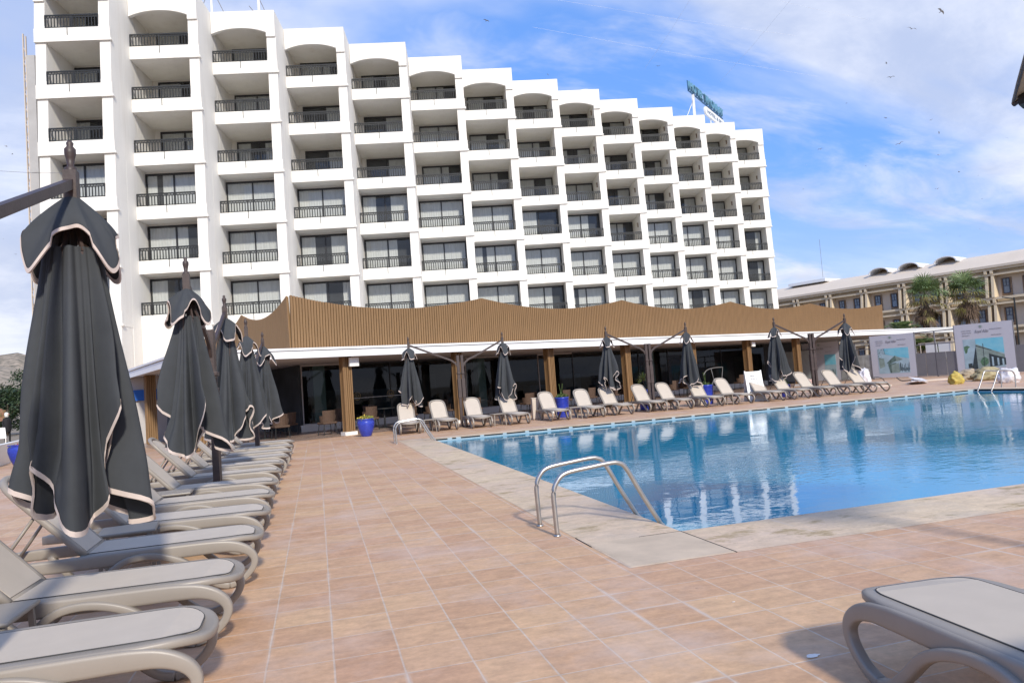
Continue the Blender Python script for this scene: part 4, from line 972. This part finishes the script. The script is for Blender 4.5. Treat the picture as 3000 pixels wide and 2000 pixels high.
for xd in (-3.4,.55,5.1): # arched dormers
    a=MB(); nn=12
    for q in range(nn):
        t0,t1=PI*q/nn,PI*(q+1)/nn
        for (ra,rb,y0,y1) in ((1.0,1.14,1.15,5),):
            x0,z0,x1,z1=1.25*math.cos(t0),.72*math.sin(t0),1.25*math.cos(t1),.72*math.sin(t1)
            a.quad((xd+x0*rb,y0,12.42+z0*rb),(xd+x1*rb,y0,12.42+z1*rb),(xd+x1*rb,y1,12.42+z1*rb),(xd+x0*rb,y1,12.42+z0*rb))
            a.quad((xd+x0*ra,y0,12.42+z0*ra),(xd+x1*ra,y0,12.42+z1*ra),(xd+x1*rb,y0,12.42+z1*rb),(xd+x0*rb,y0,12.42+z0*rb))
            a.quad((xd+x0*ra,y0,12.42+z0*ra),(xd+x1*ra,y0,12.42+z1*ra),(xd+x1*ra,y1,12.42+z1*ra),(xd+x0*ra,y1,12.42+z0*ra))
    o=a.build('dormer',M['canopywhite'],bb)
    b=MB(); b.add([(xd,3.2,12.42)]+[(xd+1.22*math.cos(PI*q/nn),3.2,12.42+.70*math.sin(PI*q/nn)) for q in range(nn+1)],[(0,q+1,q+2) for q in range(nn)]); b.build('dormer_dark_fill',M['brick'],o)  # flat brown sheet closes the arch, its colour standing for the dark interior
a=MB(); a.box(-17.5,-11.5,1.8,6,12.7,13.1); a.build('roof_box',M['canopywhite'],bb)
mp=atd(2412,822,98); t=empty('thin_mast','hair-thin mast rising from the beige building roof against the sky','mast',(mp.x,mp.y,12.4)); a=MB(); a.tube([(0,0,0),(0,0,5.2)],.022,6); a.build('mast',M['wired'],t)
# street lamp post before the building, right edge
lp=atd(2985,1000,55); t=empty('lamp_post','dark lamp post standing behind the right-hand fence','lamp post',(lp.x,lp.y,0)); a=MB(); a.tube([(0,0,0),(0,0,5.0)],.06,8); a.build('post',M['black'],t); a=MB(); a.tube([(0,0,4.9),(-.9,.2,5.1)],.04,6); a.build('arm',M['black'],t)

# ------------------------------------------------------------------ palms
def fan_palm(base,zc,label,seed,rad=1.25,trunk_r=.19):
    t=empty('fan_palm',label,'palm tree',(base[0],base[1],0),0,'tall fan palms'); rnd=random.Random(seed)
    a=MB(); a.smooth=True; a.tube([(0,0,0),(.05,.03,zc*.3),(0,.02,zc*.6),(0,0,zc)],[trunk_r*1.25,trunk_r,trunk_r*.95,trunk_r],12); a.build('trunk',M['trunk'],t)
    def leaf(mb,p,d,L,droop,nf=16,spread=115):
        d=Vector(d).normalized(); up=Vector((0,0,1)); side=d.cross(up)
        if side.length<.1: side=Vector((1,0,0))
        side.normalize(); nrm=side.cross(d).normalized()
        stem=p+d*L*.55-Vector((0,0,droop*.25)); w=side*.018
        mb.add([p-w,p+w,stem+w,stem-w],[(0,1,2,3)])
        for k in range(nf):
            an=R(-spread+2*spread*k/(nf-1)+rnd.uniform(-4,4)); e=(d*math.cos(an)+side*math.sin(an)).normalized()
            ll=L*.62*(1-.25*abs(k/(nf-1)-.5)*2)*rnd.uniform(.85,1.1); m_=stem+e*ll*.55+nrm*.04*math.cos(an); q_=stem+e*ll-Vector((0,0,ll*(.12+droop*.5)+rnd.uniform(0,.08)))
            pw=nrm.cross(e).normalized()*.035
            mb.add([stem,m_-pw,m_+pw,q_],[(0,1,2),(1,3,2)])
    g=MB(); y=MB(); dd=MB()
    for k in range(58):
        th=k*2.399+rnd.uniform(-.3,.3); el=rnd.uniform(.0,1.45) if k<46 else rnd.uniform(-.5,.1)
        d=(math.cos(th)*math.cos(el),math.sin(th)*math.cos(el),math.sin(el)); leaf(g if k<46 else y,Vector((0,0,zc+rnd.uniform(-.2,.25))),d,rad*rnd.uniform(.85,1.1),max(0,.35-el*.3))
    for k in range(46):
        th=rnd.random()*2*PI; el=rnd.uniform(-1.45,-.75); d=(math.cos(th)*math.cos(el),math.sin(th)*math.cos(el),math.sin(el))
        leaf(dd if k<32 else y,Vector((.1*math.cos(th),.1*math.sin(th),zc-rnd.uniform(.1,1.4))),d,rad*rnd.uniform(.6,.9),.2,10,60)
    cr_=g.build('crown',M['frond'],t); y.build('yellow_fronds',M['frondy'],t); dd.build('frond_skirt',M['frondd'],t)
    return t
p1=atd(2708,850,62); p2=atd(2826,848,62)
fan_palm((p1.x,p1.y),6.1,'tall fan palm on the left of the pair before the beige building',3,1.9)
fan_palm((p2.x,p2.y),6.2,'tall fan palm on the right of the pair before the beige building',8,1.9)
def feather_palm(base,zc,L,label,seed):
    t=empty('feather_palm',label,'palm tree',(base[0],base[1],0)); rnd=random.Random(seed)
    a=MB(); a.smooth=True; a.tube([(0,0,0),(0,0,zc)],[.28,.2],10); a.build('trunk',M['trunk'],t); g=MB()
    for k in range(34):
        th=k*2.399; el=rnd.uniform(.1,1.3); d=Vector((math.cos(th)*math.cos(el),math.sin(th)*math.cos(el),math.sin(el))); side=d.cross(Vector((0,0,1))).normalized(); p=Vector((0,0,zc)); prev=p
        for j in range(14):
            s_=(j+1)/14; q_=p+d*L*s_-Vector((0,0,.55*L*s_*s_))
            for sg in (-1,1):
                ll=.32*L*math.sin(PI*min(.97,s_*.9+.08)); e=(side*sg+d*.7-Vector((0,0,.35))).normalized()*ll; wv=Vector((0,0,.03))
                g.add([prev,prev+d*.05,prev+e+wv*0],[(0,1,2)]); g.add([q_,q_+d*.06,q_+e],[(0,1,2)])
            w_=side*.015; g.add([prev-w_,prev+w_,q_+w_,q_-w_],[(0,1,2,3)]); prev=q_
    g.build('crown',M['frond'],t); return t
f1=atd(2640,960,58); feather_palm((f1.x,f1.y),3.0,2.1,'low feathery palm showing above the canopy end',4)
f2=atd(2705,1000,46); feather_palm((f2.x,f2.y),1.5,1.6,'dark feathery palm seen through the fence gap',5)

# ------------------------------------------------------------------ left background
g=MB(); g.smooth=True
NA,NR=90,14
vs=[]
for i in range(NA+1):
    az=R(-75+95*i/NA)
    for j in range(NR+1):
        d=260+j*60; ridge=58+16*noise.noise(Vector((az*5,0,3)))+7*noise.noise(Vector((az*17,1,3)))
        h_=ridge*sm((d-300)/620)**.8*(1+.25*noise.fractal(Vector((math.sin(az)*d/55,math.cos(az)*d/55,0)),1,2,4))
        h_*=sm((R(8)-az)/R(18)) if az>R(-10) else 1
        vs.append((d*math.sin(az),d*math.cos(az),h_-.5))
g.add(vs,[(i*(NR+1)+j,(i+1)*(NR+1)+j,(i+1)*(NR+1)+j+1,i*(NR+1)+j+1) for i in range(NA) for j in range(NR)])
struct(g.build('hill',M['hill']))
def tree(loc,h,r,label,seed,m='leafd',n=3500):
    t=empty('dense_tree',label,'tree',loc,0,'evergreen trees at the far left'); rnd=random.Random(seed)
    a=MB(); a.smooth=True; a.tube([(0,0,0),(.05,0,h*.3),(0,.05,h*.7)],[.16,.11,.04],8)
    for k in range(7): th=rnd.random()*6.28; a.tube([(0,0,h*rnd.uniform(.2,.4)),(r*.5*math.cos(th),r*.5*math.sin(th),h*rnd.uniform(.5,.75))],[.06,.02],6)
    a.build('trunk',M['bark'],t)
    cl=[]
    for k in range(26):
        th=rnd.random()*6.28; z=h*rnd.uniform(.18,.95); rr2=r*math.sqrt(rnd.random())*(1.05-.75*max(0,(z/h-.35))); cl.append((Vector((rr2*math.cos(th),rr2*math.sin(th),z)),rnd.uniform(.28,.5)*r*.8))
    g=MB()
    for k in range(n):
        c,cr2=rnd.choice(cl); v=Vector((rnd.gauss(0,1),rnd.gauss(0,1),rnd.gauss(0,1))).normalized()*cr2*rnd.random()**.35; v.z*=.7; c=c+v
        nn=Vector((rnd.gauss(0,1),rnd.gauss(0,1),rnd.gauss(.5,1))).normalized(); x=nn.orthogonal().normalized()*rnd.uniform(.07,.15); y=nn.cross(x.normalized())*rnd.uniform(.04,.08)
        g.add([c-x,c-y,c+x,c+y],[(0,1,2,3)])
    g.build('crown',M[m],t); return t
for q,(px,pd,h_,r_,lab) in enumerate(((62,64,5.6,2.6,'dense dark green tree behind the largest parasol at the far left'),(22,60,3.7,2.2,'lower round green tree behind the person in black'),(-45,62,4.3,2.4,'green bushy tree at the left border of the photo'))):
    p=atd(px,1220,pd); tree((p.x,p.y,0),h_,r_,lab,q+3)
bp_=atd(4,1188,56); blob('pink_bush','small pink flowering bush at the left border',(bp_.x,bp_.y,1.2),.35,.3,.6,mat('pink_blossom',(.30,.12,.09),.9,var=.6,vscale=6,c2=(.06,.10,.03)),9,'bush',.5)
# white wall and pillar by the left pot
t=empty('garden_wall','low white garden wall with a pillar beside the red-flowered pot','wall',(-8.95,23.7,0),R(100))
a=MB(); a.box(-2.5,.1,0,.2,0,.62); a.box(.1,18,0,.2,0,.62); a.build('wall',M['whitepl'],t)
a=MB(); a.box(-.12,.16,-.05,.27,0,1.16); a.build('pillar',M['whitepl'],t)
wt=atd(-2,1270,36); t=empty('white_chair','white plastic garden chair behind the low wall at the far left','chair',(wt.x,wt.y,0),R(20))
a=MB(); a.box(-.28,.28,-.28,.28,.42,.46); a.build('seat',M['whitepl'],t); a=MB(); a.hexa([(-.28,.26,.46),(.28,.26,.46),(.28,.30,.46),(-.28,.30,.46)],[(-.24,.36,.95),(.24,.36,.95),(.24,.40,.95),(-.24,.40,.95)]); a.build('backrest',M['whitepl'],t)
for x in (-.25,.25):
    for y in (-.25,.25): a=MB(); a.bar((x,y,0),(x,y,.42),.04); a.build('leg',M['whitepl'],t)

# person (standing, black coat, white head covering)
def person(loc,rz,label):
    t=empty('person',label,'person',loc,rz)
    V=[(0,0,.92),(0,0,1.12),(0,.02,1.30),(0,.01,1.42),(0,-.02,1.52),  # pelvis..neck
       (-.09,0,.86),(-.10,.01,.48),(-.10,.03,.08),(-.10,-.12,.03),(.09,0,.86),(.11,-.06,.48),(.12,-.04,.08),(.12,-.18,.03),
       (-.17,.01,1.36),(-.23,.03,1.08),(-.20,-.10,.88),(-.19,-.13,.80),(.17,.01,1.36),(.23,.02,1.08),(.20,-.12,.90),(.19,-.15,.82),(0,-.03,1.58),(0,-.045,1.66)]
    E_=[(0,1),(1,2),(2,3),(3,4),(0,5),(5,6),(6,7),(7,8),(0,9),(9,10),(10,11),(11,12),(2,13),(13,14),(14,15),(15,16),(2,17),(17,18),(18,19),(19,20),(4,21),(21,22)]
    Rd=[(.15,.11),(.14,.10),(.16,.11),(.10,.08),(.055,.055),(.085,.085),(.06,.06),(.045,.045),(.04,.035),(.085,.085),(.06,.06),(.045,.045),(.04,.035),(.065,.065),(.05,.05),(.038,.038),(.03,.022),(.065,.065),(.05,.05),(.038,.038),(.03,.022),(.075,.09),(.07,.085)]
    me=bpy.data.meshes.new('body'); me.from_pydata(V,E_,[]); me.materials.append(M['coat']); o=place('body',me,t)
    md=o.modifiers.new('skin','SKIN'); 
    for i,rv in enumerate(me.skin_vertices[0].data if me.skin_vertices else []): rv.radius=Rd[i]; rv.use_root=(i==0)
    o.modifiers.new('sub','SUBSURF').levels=1
    a=MB(); a.smooth=True; a.lathe([(.20,.62),(.24,.80),(.20,1.05),(.215,1.28),(.15,1.42),(.06,1.47)],18); c_=a.build('coat',M['coat'],t); c_.scale=(1,.8,1)
    a=MB(); a.smooth=True; a.lathe([(.075,1.47),(.10,1.52),(.112,1.60),(.108,1.68),(.07,1.735),(0,1.75)],16); a.build('head_scarf',M['scarf'],t)
    a=MB(); a.smooth=True; a.lathe([(0,1.54),(.055,1.56),(.075,1.60),(.075,1.65),(.05,1.69),(0,1.70)],14); f_=a.build('face',M['skin'],t); f_.location=(.05,-.045,0)
    a=MB()
    for sx in (.02,.075): a.box(sx-.008,sx+.008,-.122,-.114,1.63,1.64)
    a.box(.03,.07,-.120,-.112,1.575,1.583); a.box(.042,.056,-.13,-.112,1.60,1.625); a.build('features',M['groove'],f_)
    return t
pp=gnd(22,1297); 
def pyskin():
    return
person((pp.x,pp.y,0),R(60),'person in black coat with white head covering standing at the far left')
for o in bpy.data.objects:
    if o.name.startswith('body') and o.type=='MESH' and not len(o.data.skin_vertices):
        bpy.context.view_layer.update()

# ------------------------------------------------------------------ gulls
def gullmesh():
    a=MB(); a.smooth=True
    a.sweep([(0,-.22,.0),(0,-.15,.01),(0,0,.0),(0,.15,0),(0,.28,.01)],[(.015,.012),(.04,.035),(.06,.05),(.035,.03),(.05,.006)],8)
    for s in (-1,1):
        vs=[(s*.02,-.09,.02),(s*.02,.09,.02),(s*.30,-.11,.13),(s*.30,.07,.13),(s*.50,-.04,.10),(s*.48,.09,.10),(s*.68,.10,.02)]
        a.add(vs,[(0,1,3,2),(2,3,5,4),(4,5,6)])
    o=a.mesh('gull',M['gull']); return o
gm=gullmesh()
g1=[(1835,72,85),(1648,182,75),(1490,397,45),(1518,485,58),(1485,740,34),(1515,785,35),(1770,752,27),(1820,832,35),(1572,900,62),(1817,972,54),(1075,935,42),(985,1035,30),(1945,1078,40),(2067,1100,14),(1808,1183,38),(2245,865,24),(60,415,35),(1075,1378,26),(1240,648,26),(1360,1040,24),(970,1185,30),(2225,1300,30),(1865,1465,24),(2075,1435,22),(2090,1245,20),(1950,1480,22),(2195,1430,14),(1700,1400,14),(1420,1160,20)]
P_=[(1900+x/2.138,y/2.138,w_/2.138) for x,y,w_ in g1]+[(1425,61,24),(1605,219,12),(18,429,24),(36,452,18),(46,745,12),(62,742,12),(10,700,10),(2750,880,9),(2690,930,10),(2870,830,9)]
big={0:'largest gull, gliding near the top right of the sky',1:'second largest gull, gliding just below the largest one',3:'pale gull with raised wings high over the right of the pool',8:'gull with spread wings in the middle of the right sky',9:'gull gliding right of the middle of the right sky',29:'lone gull high above the stepped roofline',16:'dark gull soaring left of the roof sign'}
for q,(x,y,wp) in enumerate(P_):
    dist=1.36*F/max(wp*.88,7); o=place('gull',gm,None,atd(x,y,dist)); rn=random.Random(q*5+1)
    o.rotation_euler=(R(rn.uniform(-25,25)),R(rn.uniform(-25,25)),R(-15+rn.uniform(-60,60))); 
    if wp<12: o.scale=(.8,.8,.8)
    tag(o,big.get(q,'tiny distant gull in flight against the sky'),'gull','gulls in the sky')

# thin lines strung above the pool
def wire(label,a_,b_,da,db,rad,m='wire'):
    t=MB(); p=atd(*a_,da); q=atd(*b_,db); t.tube([p,(p+q)/2-Vector((0,0,.05)),q],rad,5); o=t.build('overhead_line',M[m]); return tag(o,label,'overhead line','thin lines strung overhead')
wire('thin pale line from the roof sign up to the top edge, leftmost steep one',(2028,-10),(1890,200),22,26,.0024)
wire('thin pale steep line crossing the sky just right of the first steep one',(2325,-10),(2110,240),22,26,.0024)
wire('thin pale line slanting down across the upper sky above the roof sign',(1600,-5),(2330,105),24,28,.0022)
wire('thin pale line slanting down across the sky just above the roof sign',(1560,80),(2400,225),24,28,.0022)
wire('short thin pale line at the top edge of the sky',(2250,-5),(2560,60),24,28,.0022)
wire('thin grey cable sagging across the sky left of the hotel',(-20,500),(220,507),30,30,.008,'wired')

# white mark on the deck
for q,(x,y,s_) in enumerate(((2382,1920,.035),(2150,1763,.012),(2100,1752,.006))):
    p=gnd(x,y); a=MB(); rn=random.Random(q); n=14; a.add([(0,0,.003)]+[(s_*rn.uniform(.6,1.3)*math.cos(2*PI*k/n),.6*s_*rn.uniform(.5,1.3)*math.sin(2*PI*k/n),.003) for k in range(n)],[(0,k+1,(k+1)%n+1) for k in range(n)])
    o=a.build('white_spot',M['mark']); o.location=(p.x,p.y,.0); tag(o,['largest white dropping spot on the tiles left of the cut-off lounger','small white spot on the tiles above the largest spot','tiniest white spot on the tiles'][q],'stain')

# ------------------------------------------------------------------ light
EL=R(33); AZ=R(174)   # azimuth clockwise from +Y
sdir=Vector((math.sin(AZ)*math.cos(EL),math.cos(AZ)*math.cos(EL),math.sin(EL)))
ld=bpy.data.lights.new('sun','SUN'); ld.energy=2.95; ld.angle=R(4.5); ld.color=(1,.93,.81)
lo=bpy.data.objects.new('sun',ld); COL.objects.link(lo); lo.rotation_euler=sdir.to_track_quat('Z','Y').to_euler()
wd_=bpy.data.worlds.new('World'); sc.world=wd_; wd_.use_nodes=True; N=wd_.node_tree.nodes; L=wd_.node_tree.links
bg=N['Background']; sky=N.new('ShaderNodeTexSky'); sky.sky_type='NISHITA'; sky.sun_disc=False; sky.sun_elevation=EL; sky.sun_rotation=AZ; sky.altitude=50; sky.air_density=1.0; sky.dust_density=.6; sky.ozone_density=1.6
tc=N.new('ShaderNodeTexCoord'); sx=N.new('ShaderNodeSeparateXYZ'); L.new(tc.outputs['Generated'],sx.inputs[0])
def math_(op,a_,b_=None,c_=None):
    n=N.new('ShaderNodeMath'); n.operation=op
    for i,v in enumerate((a_,b_,c_)):
        if v is None: continue
        if isinstance(v,(int,float)): n.inputs[i].default_value=v
        else: L.new(v,n.inputs[i])
    return n.outputs[0]
zz_=math_('MAXIMUM',math_('ADD',sx.outputs[2],.26),.1)
cx=N.new('ShaderNodeCombineXYZ'); L.new(math_('DIVIDE',sx.outputs[0],zz_),cx.inputs[0]); L.new(math_('DIVIDE',sx.outputs[1],zz_),cx.inputs[1]); cx.inputs[2].default_value=2.7
def wn(scale,det,ro,stretch=(1,1,1),loc=(0,0,0),dist=0):
    q=N.new('ShaderNodeMapping'); q.inputs['Scale'].default_value=stretch; q.inputs['Location'].default_value=loc; q.inputs['Rotation'].default_value=(0,0,R(-25)); L.new(cx.outputs[0],q.inputs[0])
    n=N.new('ShaderNodeTexNoise'); n.inputs['Scale'].default_value=scale; n.inputs['Detail'].default_value=det; n.inputs['Roughness'].default_value=ro; n.inputs['Distortion'].default_value=dist; L.new(q.outputs[0],n.inputs[0]); return n.outputs['Fac']
def mr(v,a_,b_,c_=0,d_=1):
    n=N.new('ShaderNodeMapRange'); n.interpolation_type='SMOOTHSTEP'
    for i,x in enumerate((a_,b_,c_,d_)): n.inputs[i+1].default_value=x
    L.new(v,n.inputs[0]); return n.outputs[0]
c1=mr(wn(.55,7,.52,(1,1.5,1),(5.6,1.0,0),.4),.42,.58)
c2=mr(wn(1.6,6,.6,(1,2.2,1),(5,7,0),.6),.46,.70,0,.7)
cl=math_('MAXIMUM',c1,c2)
hz=mr(sx.outputs[2],.02,.26,.95,.0); cl=math_('MINIMUM',math_('ADD',math_('MULTIPLY',cl,.85),math_('MULTIPLY',hz,.6)),.97)
mix=N.new('ShaderNodeMixRGB'); L.new(cl,mix.inputs[0])
ssat=N.new('ShaderNodeHueSaturation'); ssat.inputs['Saturation'].default_value=1.2; ssat.inputs['Value'].default_value=1.2; L.new(sky.outputs[0],ssat.inputs['Color'])
tn=N.new('ShaderNodeMixRGB'); tn.blend_type='MULTIPLY'; tn.inputs[0].default_value=1; tn.inputs[2].default_value=(.92,.93,1.03,1); L.new(ssat.outputs[0],tn.inputs[1]); pb=N.new('ShaderNodeMixRGB'); pb.inputs[0].default_value=.75; L.new(tn.outputs[0],pb.inputs[1]); pb.inputs[2].default_value=(.78,1.75,4.4,1); L.new(pb.outputs[0],mix.inputs[1])
shade=mr(wn(1.5,7,.62,(1,1.3,1),(1,5,0),.3),.38,.66); cc=N.new('ShaderNodeMixRGB'); L.new(shade,cc.inputs[0]); cc.inputs[1].default_value=(2.75,3.1,4.05,1); cc.inputs[2].default_value=(4.3,4.45,4.95,1)
L.new(cc.outputs[0],mix.inputs[2]); L.new(mix.outputs[0],bg.inputs[0]); bg.inputs[1].default_value=.15
sc.view_settings.view_transform='Standard'; sc.view_settings.look='None'; sc.view_settings.gamma=1; sc.view_settings.exposure=.55
cy=sc.cycles if hasattr(sc,'cycles') else None
if cy: cy.max_bounces=8; cy.transparent_max_bounces=16; cy.use_denoising=True; cy.caustics_reflective=False; cy.caustics_refractive=False; cy.sample_clamp_indirect=6
